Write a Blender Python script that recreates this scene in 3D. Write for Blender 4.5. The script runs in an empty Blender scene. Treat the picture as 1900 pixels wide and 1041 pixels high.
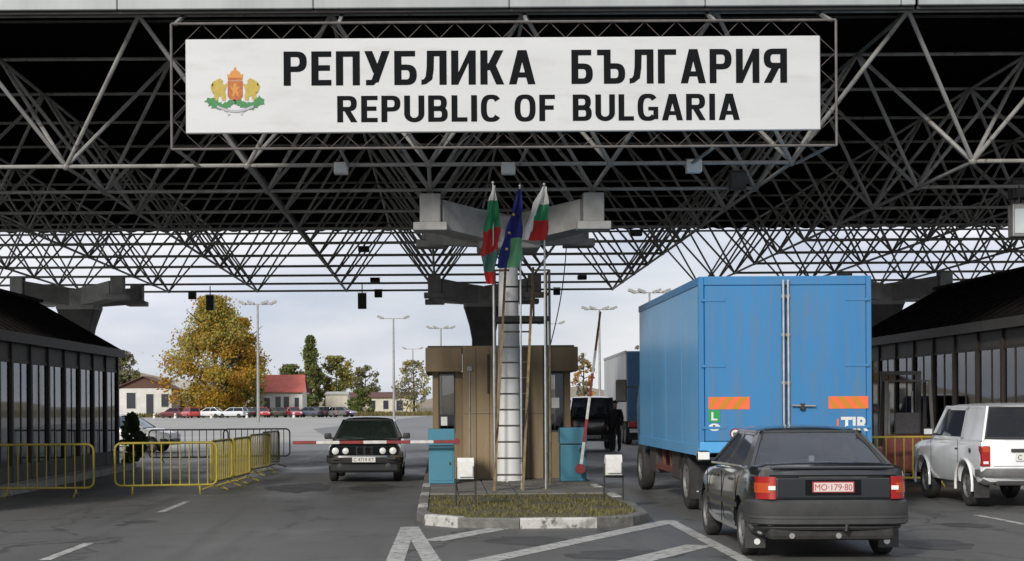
import bpy, bmesh, math, random
from math import pi, sin, cos, radians, sqrt
from mathutils import Vector, Matrix
random.seed(7)
S = bpy.context.scene
COL = S.collection
# ------------------------------------------------------------------ camera
F, H = 2900.0, 1.68            # focal length in photo pixels, eye height in metres
ROLL = radians(0.35)
cam = bpy.data.cameras.new('camera'); co = bpy.data.objects.new('camera', cam); COL.objects.link(co)
cam.sensor_width = 36; cam.lens = 36*F/1900
cam.shift_x = (950-818)/1900; cam.shift_y = (750-520.5)/1900
cam.clip_start = .1; cam.clip_end = 4000
co.location = (0, 0, H); co.rotation_euler = (pi/2, ROLL, 0)
S.camera = co
# ------------------------------------------------------------------ sky and sun
SUN_EL, SUN_AZ = radians(26), radians(207)      # low autumn sun behind the camera, to the left
w = bpy.data.worlds.new('World'); S.world = w; w.use_nodes = True
nt = w.node_tree; nt.nodes.clear()
def N(t, kind, **kw):
    n = t.nodes.new(kind)
    for k, v in kw.items(): setattr(n, k, v)
    return n
out = N(nt, 'ShaderNodeOutputWorld'); bg = N(nt, 'ShaderNodeBackground'); bg.inputs[1].default_value = 0.1
sky = N(nt, 'ShaderNodeTexSky', sky_type='NISHITA', sun_disc=False, sun_elevation=SUN_EL, sun_rotation=SUN_AZ)
sky.air_density = 1.0; sky.dust_density = 2.0; sky.ozone_density = 1.5
tc = N(nt, 'ShaderNodeTexCoord'); mp = N(nt, 'ShaderNodeMapping'); mp.inputs['Scale'].default_value = (1, 1, 3.2)
n1 = N(nt, 'ShaderNodeTexNoise'); n1.inputs['Scale'].default_value = 5.5; n1.inputs['Detail'].default_value = 8; n1.inputs['Roughness'].default_value = .52
n2 = N(nt, 'ShaderNodeTexNoise'); n2.inputs['Scale'].default_value = 2.1; n2.inputs['Detail'].default_value = 4
r1 = N(nt, 'ShaderNodeValToRGB'); r1.color_ramp.elements[0].position = .32; r1.color_ramp.elements[1].position = .66
r1.color_ramp.elements[0].color = (6.3, 6.8, 8.1, 1); r1.color_ramp.elements[1].color = (9.9, 9.9, 10.1, 1)
r2 = N(nt, 'ShaderNodeValToRGB'); r2.color_ramp.elements[0].position = .3; r2.color_ramp.elements[1].position = .55
r2.color_ramp.elements[0].color = (.72, .72, .72, 1); r2.color_ramp.elements[1].color = (1, 1, 1, 1)
mx = N(nt, 'ShaderNodeMix', data_type='RGBA')
L = nt.links.new
L(tc.outputs['Generated'], mp.inputs[0]); L(mp.outputs[0], n1.inputs['Vector']); L(mp.outputs[0], n2.inputs['Vector'])
L(n1.outputs[0], r1.inputs[0]); L(n2.outputs[0], r2.inputs[0])
L(r2.outputs[0], mx.inputs[0]); L(sky.outputs[0], mx.inputs[6]); L(r1.outputs[0], mx.inputs[7])
L(mx.outputs[2], bg.inputs[0]); L(bg.outputs[0], out.inputs[0])
sl = bpy.data.lights.new('sun', 'SUN'); sl.energy = 3.2; sl.angle = radians(8); sl.color = (1, .95, .87)
so = bpy.data.objects.new('sun', sl); COL.objects.link(so)
sd = Vector((sin(SUN_AZ)*cos(SUN_EL), cos(SUN_AZ)*cos(SUN_EL), sin(SUN_EL)))
so.rotation_euler = sd.to_track_quat('Z', 'Y').to_euler(); so.location = sd*80
vs = S.view_settings; vs.view_transform = 'Standard'; vs.look = 'None'; vs.exposure = 0.0; vs.gamma = 1.0; vs.use_curve_mapping = False
S.render.engine = 'CYCLES'; S.cycles.max_bounces = 8; S.cycles.transparent_max_bounces = 24
try: S.cycles.use_denoising = True
except Exception: pass
# ------------------------------------------------------------------ measuring: photo pixel and distance -> metres
def unroll(px, py):
    dx, dy = px-818, 750-py
    return dx*cos(ROLL)+dy*sin(ROLL), -dx*sin(ROLL)+dy*cos(ROLL)
def at(px, py, D):
    a, b = unroll(px, py); return Vector((a/F*D, D, H+b/F*D))
def gp(px, py, z=0.0):
    a, b = unroll(px, py); D = (H-z)*F/(-b); return Vector((a/F*D, D, z))
# ------------------------------------------------------------------ materials
MATS = {}
def M(name, c, c2=None, scale=4, rough=.6, metal=0, bump=0, bscale=40, spec=.5, stretch=(1, 1, 1), lo=.38, hi=.66, detail=7, coat=0, c3=None, scale3=30, lo3=.55, hi3=.7, rough2=None):
    if name in MATS: return MATS[name]
    m = bpy.data.materials.new(name); m.use_nodes = True; t = m.node_tree; b = t.nodes['Principled BSDF']
    lk = t.links.new
    b.inputs['Base Color'].default_value = (*c, 1); b.inputs['Roughness'].default_value = rough; b.inputs['Metallic'].default_value = metal
    b.inputs['Specular IOR Level'].default_value = spec
    if coat: b.inputs['Coat Weight'].default_value = coat; b.inputs['Coat Roughness'].default_value = .08
    tcn = N(t, 'ShaderNodeTexCoord'); mpn = N(t, 'ShaderNodeMapping'); mpn.inputs['Scale'].default_value = stretch
    lk(tcn.outputs['Object'], mpn.inputs[0])
    def noise(sc, l, h):
        n = N(t, 'ShaderNodeTexNoise'); n.inputs['Scale'].default_value = sc; n.inputs['Detail'].default_value = detail; n.inputs['Roughness'].default_value = .6
        lk(mpn.outputs[0], n.inputs['Vector'])
        r = N(t, 'ShaderNodeMapRange'); r.inputs[1].default_value = l; r.inputs[2].default_value = h
        lk(n.outputs[0], r.inputs[0]); return n, r
    cur = None
    if c2:
        n, r = noise(scale, lo, hi)
        x = N(t, 'ShaderNodeMix', data_type='RGBA'); x.inputs[6].default_value = (*c, 1); x.inputs[7].default_value = (*c2, 1)
        lk(r.outputs[0], x.inputs[0]); cur = x.outputs[2]
        if rough2 is not None:
            rr = N(t, 'ShaderNodeMapRange'); rr.inputs[3].default_value = rough; rr.inputs[4].default_value = rough2
            lk(r.outputs[0], rr.inputs[0]); lk(rr.outputs[0], b.inputs['Roughness'])
    if c3:
        n, r = noise(scale3, lo3, hi3)
        x = N(t, 'ShaderNodeMix', data_type='RGBA'); x.inputs[7].default_value = (*c3, 1)
        if cur: lk(cur, x.inputs[6])
        else: x.inputs[6].default_value = (*c, 1)
        lk(r.outputs[0], x.inputs[0]); cur = x.outputs[2]
    if cur: lk(cur, b.inputs['Base Color'])
    if bump:
        n = N(t, 'ShaderNodeTexNoise'); n.inputs['Scale'].default_value = bscale; n.inputs['Detail'].default_value = 5
        lk(tcn.outputs['Object'], n.inputs['Vector'])
        bp = N(t, 'ShaderNodeBump'); bp.inputs['Strength'].default_value = bump; bp.inputs['Distance'].default_value = .02
        lk(n.outputs[0], bp.inputs['Height']); lk(bp.outputs[0], b.inputs['Normal'])
    MATS[name] = m; return m
def glass(name, tint=(.6, .65, .65), rough=.03, ior=1.5, painted_sheen=0, dc=(.35, .4, .5)):
    m = bpy.data.materials.new(name); m.use_nodes = True; t = m.node_tree; t.nodes.clear()
    o = N(t, 'ShaderNodeOutputMaterial'); tr = N(t, 'ShaderNodeBsdfTransparent'); tr.inputs[0].default_value = (*tint, 1)
    g = N(t, 'ShaderNodeBsdfGlossy'); g.inputs['Roughness'].default_value = rough; g.inputs[0].default_value = (.9, .92, .95, 1)
    f = N(t, 'ShaderNodeFresnel'); f.inputs[0].default_value = ior; x = N(t, 'ShaderNodeMixShader')
    t.links.new(f.outputs[0], x.inputs[0]); t.links.new(tr.outputs[0], x.inputs[1]); t.links.new(g.outputs[0], x.inputs[2])
    if painted_sheen:
        df = N(t, 'ShaderNodeBsdfDiffuse'); df.inputs[0].default_value = (*dc, 1); x2 = N(t, 'ShaderNodeMixShader'); x2.inputs[0].default_value = painted_sheen  # even diffuse layer paints reflected sky brightness into the car glass
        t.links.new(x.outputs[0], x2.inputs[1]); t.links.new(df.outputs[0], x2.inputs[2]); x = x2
    t.links.new(x.outputs[0], o.inputs[0])
    MATS[name] = m; return m
def leafmat(name, c, c2):
    m = bpy.data.materials.new(name); m.use_nodes = True; t = m.node_tree; t.nodes.clear()
    o = N(t, 'ShaderNodeOutputMaterial'); d = N(t, 'ShaderNodeBsdfDiffuse'); tl = N(t, 'ShaderNodeBsdfTranslucent'); x = N(t, 'ShaderNodeMixShader'); x.inputs[0].default_value = .3
    tcn = N(t, 'ShaderNodeTexCoord'); n = N(t, 'ShaderNodeTexNoise'); n.inputs['Scale'].default_value = .9; n.inputs['Detail'].default_value = 3
    cm = N(t, 'ShaderNodeMix', data_type='RGBA'); cm.inputs[6].default_value = (*c, 1); cm.inputs[7].default_value = (*c2, 1)
    lk = t.links.new; lk(tcn.outputs['Object'], n.inputs['Vector']); r = N(t, 'ShaderNodeMapRange'); r.inputs[1].default_value = .35; r.inputs[2].default_value = .65
    lk(n.outputs[0], r.inputs[0]); lk(r.outputs[0], cm.inputs[0]); lk(cm.outputs[2], d.inputs[0]); lk(cm.outputs[2], tl.inputs[0])
    lk(d.outputs[0], x.inputs[1]); lk(tl.outputs[0], x.inputs[2]); lk(x.outputs[0], o.inputs[0])
    MATS[name] = m; return m
def tail(name, c, em=0):
    m = M(name, c, rough=.15, coat=.6); return m
# ------------------------------------------------------------------ mesh builder
class MB:
    def __init__(s): s.v = []; s.f = []; s.mi = []; s.cur = 0
    def add(s, vs, fs):
        o = len(s.v); s.v += [tuple(p) for p in vs]
        for f in fs: s.f.append([o+i for i in f]); s.mi.append(s.cur)
        return s
    def box(s, x0, x1, y0, y1, z0, z1, mat=None):
        vs = [Vector(p) for p in ((x0,y0,z0),(x1,y0,z0),(x1,y1,z0),(x0,y1,z0),(x0,y0,z1),(x1,y0,z1),(x1,y1,z1),(x0,y1,z1))]
        if mat: vs = [mat @ p for p in vs]
        return s.add(vs, [(0,3,2,1),(4,5,6,7),(0,1,5,4),(1,2,6,5),(2,3,7,6),(3,0,4,7)])
    def bbox(s, x0, x1, y0, y1, z0, z1, b=.02, seg=2):      # bevelled box
        bm = bmesh.new(); bmesh.ops.create_cube(bm, size=1)
        for p in bm.verts: p.co = Vector(((x0+x1)/2+p.co.x*(x1-x0), (y0+y1)/2+p.co.y*(y1-y0), (z0+z1)/2+p.co.z*(z1-z0)))
        b = min(b, .49*min(abs(x1-x0), abs(y1-y0), abs(z1-z0)))
        bmesh.ops.bevel(bm, geom=bm.edges[:], offset=b, segments=seg, affect='EDGES', profile=.5)
        return s.bm(bm)
    def bm(s, bm, mat=None):
        bm.verts.index_update(); vs = [(mat @ p.co if mat else p.co.copy()) for p in bm.verts]
        fs = [[q.index for q in f.verts] for f in bm.faces]; bm.free(); return s.add(vs, fs)
    def tube(s, p, q, r, n=8, r2=None, caps=True):
        p, q = Vector(p), Vector(q); d = (q-p)
        if d.length < 1e-6: return s
        d.normalize(); a = d.orthogonal().normalized(); b = d.cross(a); r2 = r if r2 is None else r2
        vs = []
        for i in range(n):
            t = 2*pi*i/n; u = a*cos(t)+b*sin(t); vs += [p+u*r, q+u*r2]
        fs = [(2*i, 2*((i+1) % n), 2*((i+1) % n)+1, 2*i+1) for i in range(n)]
        if caps: fs += [[2*i for i in range(n)][::-1], [2*i+1 for i in range(n)]]
        return s.add(vs, fs)
    def path(s, pts, r, n=6, rs=None):
        pts = [Vector(p) for p in pts]
        rings = []
        up = None
        for i, p in enumerate(pts):
            d = (pts[min(i+1, len(pts)-1)]-pts[max(i-1, 0)]).normalized()
            if up is None: up = d.orthogonal().normalized()
            up = (up-d*up.dot(d)).normalized(); b = d.cross(up); rr = rs[i] if rs else r
            rings.append([p+(up*cos(2*pi*k/n)+b*sin(2*pi*k/n))*rr for k in range(n)])
        return s.loft(rings)
    def bar(s, p, q, wd, ht, up=(0, 0, 1)):
        p, q = Vector(p), Vector(q); d = (q-p).normalized(); up = Vector(up)
        if abs(d.dot(up)) > .99: up = Vector((0, 1, 0))
        a = d.cross(up).normalized(); b = a.cross(d)
        vs = []
        for e in (p, q):
            for i, j in ((-1,-1),(1,-1),(1,1),(-1,1)): vs.append(e+a*i*wd/2+b*j*ht/2)
        return s.add(vs, [(0,1,2,3),(7,6,5,4),(0,4,5,1),(1,5,6,2),(2,6,7,3),(3,7,4,0)])
    def loft(s, rings, caps=True, closed=True):
        n = len(rings[0]); vs = [p for r in rings for p in r]; fs = []
        for i in range(len(rings)-1):
            for k in range(n if closed else n-1):
                k2 = (k+1) % n; fs.append((i*n+k, i*n+k2, (i+1)*n+k2, (i+1)*n+k))
        if caps: fs += [list(range(n))[::-1], [(len(rings)-1)*n+k for k in range(n)]]
        return s.add(vs, fs)
    def prism(s, pts, vec):
        vec = Vector(vec); a = [Vector(p) for p in pts]; n = len(a)
        return s.add(a+[p+vec for p in a], [list(range(n))[::-1], [n+i for i in range(n)]]+[(i, (i+1) % n, n+(i+1) % n, n+i) for i in range(n)])
    def poly(s, pts): return s.add(pts, [list(range(len(pts)))])
    def lathe(s, prof, mat=Matrix(), n=24, caps=False):      # profile (r, z) turned about local z
        rings = [[mat @ Vector((r*cos(2*pi*k/n), r*sin(2*pi*k/n), z)) for k in range(n)] for r, z in prof]
        return s.loft(rings, caps=caps)
    def ball(s, c, r, mat=None, sub=2):
        bm = bmesh.new(); bmesh.ops.create_icosphere(bm, subdivisions=sub, radius=1)
        rr = r if hasattr(r, '__len__') else (r, r, r)
        for p in bm.verts: p.co = Vector((p.co.x*rr[0], p.co.y*rr[1], p.co.z*rr[2]))+Vector(c)
        return s.bm(bm, mat)
    def mesh(s, name, mats, smooth=None):
        me = bpy.data.meshes.new(name); me.from_pydata(s.v, [], s.f)
        mats = mats if isinstance(mats, (list, tuple)) else [mats]
        for m in mats: me.materials.append(MATS[m] if isinstance(m, str) else m)
        if len(mats) > 1: me.polygons.foreach_set('material_index', s.mi)
        bm = bmesh.new(); bm.from_mesh(me); bmesh.ops.recalc_face_normals(bm, faces=bm.faces); bm.to_mesh(me); bm.free()
        if smooth:
            me.polygons.foreach_set('use_smooth', [True]*len(me.polygons)); me.set_sharp_from_angle(angle=radians(smooth))
        me.update(); return me
    def build(s, name, mats, parent=None, smooth=None, loc=None):
        return put(name, s.mesh(name, mats, smooth), parent, loc)
def put(name, me, parent=None, loc=None, rot=None):
    o = bpy.data.objects.new(name, me); COL.objects.link(o); o.parent = parent
    if loc is not None: o.location = loc
    if rot is not None: o.rotation_euler = rot
    return o
def tag(o, label=None, cat=None, group=None, kind=None):
    if label: o['label'] = label
    if cat: o['category'] = cat
    if group: o['group'] = group
    if kind: o['kind'] = kind
    return o
def thing(name, label, cat, loc=(0, 0, 0), rz=0, group=None):
    o = bpy.data.objects.new(name, None); COL.objects.link(o); o.location = loc; o.rotation_euler = (0, 0, rz); o.empty_display_size = .2
    return tag(o, label, cat, group)
KIDS = {}
def copy_tree(o, parent=None):
    c = o.copy(); COL.objects.link(c); c.parent = parent
    for ch in o.children: copy_tree(ch, c)
    return c
def evaluated(o):
    dg = bpy.context.evaluated_depsgraph_get(); dg.update()
    me = bpy.data.meshes.new_from_object(o.evaluated_get(dg)); return me
def text_mesh(txt, width, height, bold=0.0, extrude=0.0, shear=0):
    cu = bpy.data.curves.new('t', 'FONT'); cu.body = txt; cu.size = 1; cu.offset = bold; cu.extrude = 0; cu.resolution_u = 4
    o = bpy.data.objects.new('t', cu); COL.objects.link(o); me = evaluated(o); bpy.data.objects.remove(o); bpy.data.curves.remove(cu)
    xs = [v.co.x for v in me.vertices]; ys = [v.co.y for v in me.vertices]
    x0, x1, y0, y1 = min(xs), max(xs), min(ys), max(ys)
    for v in me.vertices: v.co = Vector(((v.co.x-x0)/(x1-x0)*width, 0, (v.co.y-y0)/(y1-y0)*height))
    me.materials.clear(); me.update(); return me
def text(txt, name, parent, mat, loc, width, height, bold=0.0, rot=None):
    me = text_mesh(txt, width, height, bold); me.name = name; me.materials.append(MATS[mat]); return put(name, me, parent, loc, rot)
# ------------------------------------------------------------------ palette
def asphalt():
    m = bpy.data.materials.new('asphalt'); m.use_nodes = True; t = m.node_tree; b = t.nodes['Principled BSDF']; lk = t.links.new
    tcn = N(t, 'ShaderNodeTexCoord')
    def noise(sc, st, lo, hi, det=7, dist=0):
        mp_ = N(t, 'ShaderNodeMapping'); mp_.inputs['Scale'].default_value = st; lk(tcn.outputs['Object'], mp_.inputs[0])
        n = N(t, 'ShaderNodeTexNoise'); n.inputs['Scale'].default_value = sc; n.inputs['Detail'].default_value = det; n.inputs['Roughness'].default_value = .62; n.inputs['Distortion'].default_value = dist; lk(mp_.outputs[0], n.inputs['Vector'])
        r = N(t, 'ShaderNodeMapRange'); r.inputs[1].default_value = lo; r.inputs[2].default_value = hi; lk(n.outputs[0], r.inputs[0]); return r.outputs[0]
    def mix(f, a, c, k=1.0):
        x = N(t, 'ShaderNodeMix', data_type='RGBA'); x.inputs[7].default_value = (*c, 1)
        if isinstance(a, tuple): x.inputs[6].default_value = (*a, 1)
        else: lk(a, x.inputs[6])
        if k != 1.0:
            q = N(t, 'ShaderNodeMath', operation='MULTIPLY'); q.inputs[1].default_value = k; lk(f, q.inputs[0]); f = q.outputs[0]
        lk(f, x.inputs[0]); return x.outputs[2]
    c = mix(noise(.4, (1, .3, 1), .3, .7), (.075, .075, .073), (.115, .114, .11))           # broad mottling
    c = mix(noise(1.1, (1.3, .045, 1), .52, .72, 5), c, (.04, .04, .04), .75)                # long tyre streaks
    c = mix(noise(.9, (1, 1, 1), .62, .70, 4, .6), c, (.045, .045, .043), .7)                # darker patches and drips
    c = mix(noise(60, (1, 1, 1), .45, .75, 3), c, (.17, .168, .16), .35)                     # stone chips
    vo = N(t, 'ShaderNodeTexVoronoi', feature='DISTANCE_TO_EDGE'); vo.inputs['Scale'].default_value = .33
    wn = N(t, 'ShaderNodeTexNoise'); wn.inputs['Scale'].default_value = 1.2; wn.inputs['Detail'].default_value = 6; lk(tcn.outputs['Object'], wn.inputs['Vector'])
    ad = N(t, 'ShaderNodeVectorMath', operation='MULTIPLY_ADD'); ad.inputs[1].default_value = (1.6, 1.6, 0); lk(wn.outputs['Color'], ad.inputs[0]); lk(tcn.outputs['Object'], ad.inputs[2]); lk(ad.outputs[0], vo.inputs['Vector'])
    r = N(t, 'ShaderNodeMapRange'); r.inputs[1].default_value = .004; r.inputs[2].default_value = .016; r.inputs[3].default_value = 1; r.inputs[4].default_value = 0; lk(vo.outputs['Distance'], r.inputs[0])
    c = mix(r.outputs[0], c, (.03, .03, .03), .7)
    lk(c, b.inputs['Base Color'])
    rr = N(t, 'ShaderNodeMapRange'); rr.inputs[3].default_value = .36; rr.inputs[4].default_value = .72; lk(noise(.22, (1, .5, 1), .35, .6), rr.inputs[0]); lk(rr.outputs[0], b.inputs['Roughness'])
    n = N(t, 'ShaderNodeTexNoise'); n.inputs['Scale'].default_value = 90; n.inputs['Detail'].default_value = 4; lk(tcn.outputs['Object'], n.inputs['Vector'])
    bp = N(t, 'ShaderNodeBump'); bp.inputs['Strength'].default_value = .22; bp.inputs['Distance'].default_value = .02; lk(n.outputs[0], bp.inputs['Height']); lk(bp.outputs[0], b.inputs['Normal'])
    MATS['asphalt'] = m
asphalt()
M('concrete_apron', (.25, .25, .24), (.33, .325, .31), scale=.12, rough=.85, bump=.2, bscale=60)
M('dry_earth', (.14, .115, .06), (.09, .10, .04), scale=.08, rough=.95, bump=.3, bscale=6)
M('paint_worn', (.40, .40, .38), (.25, .25, .24), scale=3, rough=.7, lo=.4, hi=.7, bump=.2, bscale=90, c3=(.09, .09, .088), scale3=9, lo3=.52, hi3=.66)
M('oil', (.03, .03, .03), (.05, .05, .05), scale=4, rough=.45)
M('kerb', (.16, .155, .145), (.09, .088, .08), scale=6, rough=.85, bump=.5, bscale=30)
M('kerb_white', (.45, .44, .42), (.22, .21, .2), scale=5, rough=.8, lo=.5, hi=.7, bump=.5, bscale=30, c3=(.12, .118, .11), scale3=7, lo3=.54, hi3=.62)
M('slab', (.17, .16, .145), (.11, .105, .095), scale=3, rough=.9, bump=.4, bscale=40)
M('soil', (.06, .055, .03), (.09, .08, .05), scale=6, rough=.95, bump=.6, bscale=20)
M('steel_white', (.285, .285, .272), (.125, .113, .094), scale=2.5, rough=.5, lo=.45, hi=.8, c3=(.12, .08, .05), scale3=7, lo3=.58, hi3=.72)
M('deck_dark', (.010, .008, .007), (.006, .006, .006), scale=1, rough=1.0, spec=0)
M('fascia', (.34, .365, .365), (.27, .29, .29), scale=1.5, rough=.4, stretch=(1, 1, .2))
M('board_white', (.53, .54, .545), (.475, .485, .49), scale=.8, rough=.45, lo=.4, hi=.75, stretch=(.5, 1, 2), c3=(.44, .44, .43), scale3=2.2, lo3=.52, hi3=.8)
M('ink', (.008, .009, .010), rough=.9, spec=.08)
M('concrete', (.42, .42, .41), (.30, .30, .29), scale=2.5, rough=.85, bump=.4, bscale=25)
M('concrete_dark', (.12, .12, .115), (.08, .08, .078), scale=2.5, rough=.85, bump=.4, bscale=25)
M('white_paint', (.66, .66, .65), (.54, .53, .50), scale=3, rough=.55, lo=.5, hi=.75, bump=.2, bscale=30, c3=(.25, .2, .14), scale3=8, lo3=.68, hi3=.8)
M('pole_metal', (.5, .5, .5), (.36, .36, .35), scale=6, rough=.35, metal=.6)
M('rusty', (.2, .15, .07), (.11, .07, .035), scale=9, rough=.75)
M('black_metal', (.02, .02, .02), (.035, .033, .03), scale=6, rough=.5)
M('grey_metal', (.32, .32, .31), (.22, .22, .21), scale=5, rough=.45, metal=.3)
M('lamp_white', (.7, .7, .68), (.55, .54, .5), scale=7, rough=.5)
M('lamp_glass', (.55, .6, .62), rough=.1, coat=.5)
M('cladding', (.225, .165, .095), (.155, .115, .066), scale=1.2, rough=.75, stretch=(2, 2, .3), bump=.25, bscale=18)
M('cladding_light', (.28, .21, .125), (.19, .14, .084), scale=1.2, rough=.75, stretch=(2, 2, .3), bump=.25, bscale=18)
M('cabinet_blue', (.05, .195, .275), (.07, .17, .21), scale=3, rough=.5, lo=.5, hi=.75, c3=(.04, .2, .2), scale3=1.5, lo3=.5, hi3=.75)
M('barrier_red', (.25, .025, .022), (.16, .025, .025), scale=8, rough=.5)
M('barrier_white', (.62, .61, .58), (.45, .44, .42), scale=8, rough=.5)
M('yellow', (.36, .29, .03), (.25, .20, .04), scale=7, rough=.55, c3=(.2, .11, .04), scale3=14, lo3=.6, hi3=.75)
M('dark_timber', (.03, .02, .016), (.018, .013, .011), scale=3, rough=.6, stretch=(3, 3, .3))
M('roof_dark', (.012, .010, .009), (.007, .006, .006), scale=2, rough=.9, spec=.15)
M('eave_grey', (.05, .048, .045), (.034, .033, .031), scale=3, rough=.6)
M('interior_pale', (.42, .41, .38), (.3, .28, .25), scale=1.5, rough=.8)
M('interior_tan', (.3, .2, .09), (.2, .13, .06), scale=2, rough=.8)
M('flag_white', (.68, .68, .67), (.6, .6, .6), scale=3, rough=.8)
M('flag_green', (.02, .22, .1), (.03, .27, .12), scale=3, rough=.8)
M('flag_red', (.48, .025, .02), (.38, .02, .02), scale=3, rough=.8)
M('flag_teal', (.09, .2, .17), (.06, .15, .14), scale=3, rough=.8)
M('flag_blue', (.02, .025, .2), (.015, .02, .13), scale=3, rough=.8)
M('flag_lime', (.13, .36, .17), (.1, .3, .14), scale=3, rough=.8)
M('gold', (.5, .38, .06), rough=.5)
M('rubber', (.02, .02, .02), (.035, .034, .032), scale=12, rough=.85)
M('trim', (.03, .031, .032), (.045, .045, .044), scale=5, rough=.6)
M('seat_cloth', (.035, .035, .04), (.05, .05, .055), scale=20, rough=.95)
M('rim_steel', (.17, .17, .17), (.11, .105, .10), scale=9, rough=.55, metal=.2)
M('chrome', (.6, .6, .6), rough=.15, metal=1)
M('lens_red', (.33, .01, .008), rough=.15, coat=.7)
M('lens_amber', (.45, .06, .01), rough=.15, coat=.7)
M('lens_clear', (.72, .74, .72), rough=.08, coat=.8)
M('plate_white', (.62, .62, .6), rough=.45)
M('plate_red', (.34, .04, .04), rough=.5)
M('plate_pink', (.6, .5, .48), rough=.5)
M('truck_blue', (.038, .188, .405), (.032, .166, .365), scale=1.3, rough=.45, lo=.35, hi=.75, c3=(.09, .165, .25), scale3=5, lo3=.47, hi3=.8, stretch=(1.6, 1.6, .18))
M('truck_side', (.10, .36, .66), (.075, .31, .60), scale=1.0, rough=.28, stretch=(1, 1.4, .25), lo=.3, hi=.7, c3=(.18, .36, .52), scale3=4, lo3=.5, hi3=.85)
M('truck_dark', (.05, .13, .24), (.04, .11, .2), scale=2, rough=.4)
M('chassis', (.04, .035, .033), (.06, .045, .04), scale=7, rough=.8)
M('chassis_red', (.16, .04, .03), (.09, .03, .025), scale=7, rough=.8)
M('stripe_orange', (.75, .14, .05), rough=.4)
M('stripe_amber', (.5, .2, .02), rough=.4)
M('sticker_green', (.02, .28, .07), rough=.4)
glass('glass_car', (.72, .77, .82), ior=1.7, painted_sheen=.07); glass('glass_green', (.6, .74, .68), ior=1.6, painted_sheen=.05, dc=(.3, .42, .38)); glass('glass_window', (.66, .65, .62)); glass('glass_dark', (.16, .17, .2), ior=1.6)
def paint(name, c, rough=.2, coat=1.0, c2=None): return M(name, c, c2 or tuple(x*.85+.004 for x in c), scale=3, rough=rough, coat=coat, lo=.45, hi=.7)
paint('car_black', (.012, .015, .018), rough=.22); paint('car_bmw', (.008, .010, .010), rough=.28); paint('car_white', (.78, .79, .80), rough=.35)
# ================================================================== the setting
def sheet(name, pts, mat, z, kind='structure', label=None):
    o = MB().poly([(p[0], p[1], z) for p in pts]).build(name, mat); tag(o, label, None, None, kind); return o
sheet('ground', [(-1500, -60), (1500, -60), (1500, 3000), (-1500, 3000)], 'dry_earth', -.012)
sheet('parking_ground', [(-150, 56), (70, 56), (70, 236), (-150, 236)], 'concrete_apron', -.006)
# asphalt road with a few broad patches
sheet('road', [(-60, -40), (60, -40), (60, 58), (-60, 58)], 'asphalt', 0)
M('asphalt_patch', (.065, .065, .064), (.09, .09, .088), scale=.8, rough=.7, bump=.35, bscale=90)
M('asphalt_far', (.13, .13, .128), (.10, .10, .10), scale=.3, rough=.55, bump=.3, bscale=80, stretch=(1, .2, 1))
sheet('exit_road', [(-3.4, 58), (14, 58), (22, 200), (-2, 226), (-9, 110)], 'asphalt_far', -.002)
hm = MB(); n = 60                                           # low brown hills on the horizon
ring = [[], []]
for i in range(n+1):
    x = -420+i*14.0; h = 5+9*math.exp(-((x+150)/90)**2)+4*sin(x*.03)+2*sin(x*.11)
    ring[0].append((x, 700, -.5)); ring[1].append((x, 760+20*sin(x*.02), max(1, h)))
hm.loft(ring, caps=False, closed=False); tag(hm.build('hills', M('hill', (.24, .20, .15), (.19, .17, .13), scale=.03, rough=1), smooth=60), None, None, None, 'structure')

# ---------------- painted markings (photo-measured ends, 4 mm above the asphalt)
def line(pa, pb, wd, nm='lane_marking', z=.004):
    a, b = gp(*pa), gp(*pb); d = (b-a).normalized(); nrm = Vector((-d.y, d.x, 0))*wd/2
    o = MB().poly([(p.x, p.y, z) for p in (a-nrm, b-nrm, b+nrm, a+nrm)]).build(nm, 'paint_worn', MARK); return o
MARK = tag(bpy.data.objects.new('road_markings', None), None, None, None, 'structure'); COL.objects.link(MARK)
line((82, 1040), (166, 1008), .13); line((298, 951), (347, 931), .12); line((1812, 956), (1905, 974), .12)
line((726, 1060), (757, 978), .2); line((812, 1060), (763, 978), .2, z=.0055)
line((798, 1004), (925, 981), .32)
line((870, 1047), (1246, 967), .30); line((1240, 966), (1400, 1050), .17, z=.0055)
line((1100, 1060), (1300, 1012), .34)
line((566, 860), (600, 838), .12); line((1640, 880), (1700, 889), .1)
# oil stains and dark patches
def blob(cx, cy, rx, ry, nm='oil_stain', mat='oil', z=.003):
    c = gp(cx, cy); k = 26; pts = []
    for i in range(k):
        t = 2*pi*i/k; q = .7+.3*random.random(); pts.append((c.x+rx*cos(t)*q, c.y+ry*sin(t)*q, z))
    tag(MB().poly(pts).build(nm, mat), None, None, None, 'structure')
blob(262, 968, .3, .33); blob(225, 974, .1, .15); blob(1795, 975, .35, .5)
M('dark_asphalt', (.042, .042, .042), (.06, .06, .06), scale=2.5, rough=.5, rough2=.75, bump=.3, bscale=90, lo=.35, hi=.6)  # darker asphalt tone for the irregular road patches
blob(985, 1003, .62, .75, 'dark_patch', 'dark_asphalt', .0022); blob(1165, 1030, .75, .7, 'dark_patch', 'dark_asphalt', .0022); blob(560, 905, .8, 2.2, 'dark_patch', 'dark_asphalt', .0022); blob(1740, 1010, .5, .8, 'dark_patch', 'dark_asphalt', .0022); blob(690, 905, .5, 1.6, 'dark_patch', 'dark_asphalt', .0022)

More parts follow.
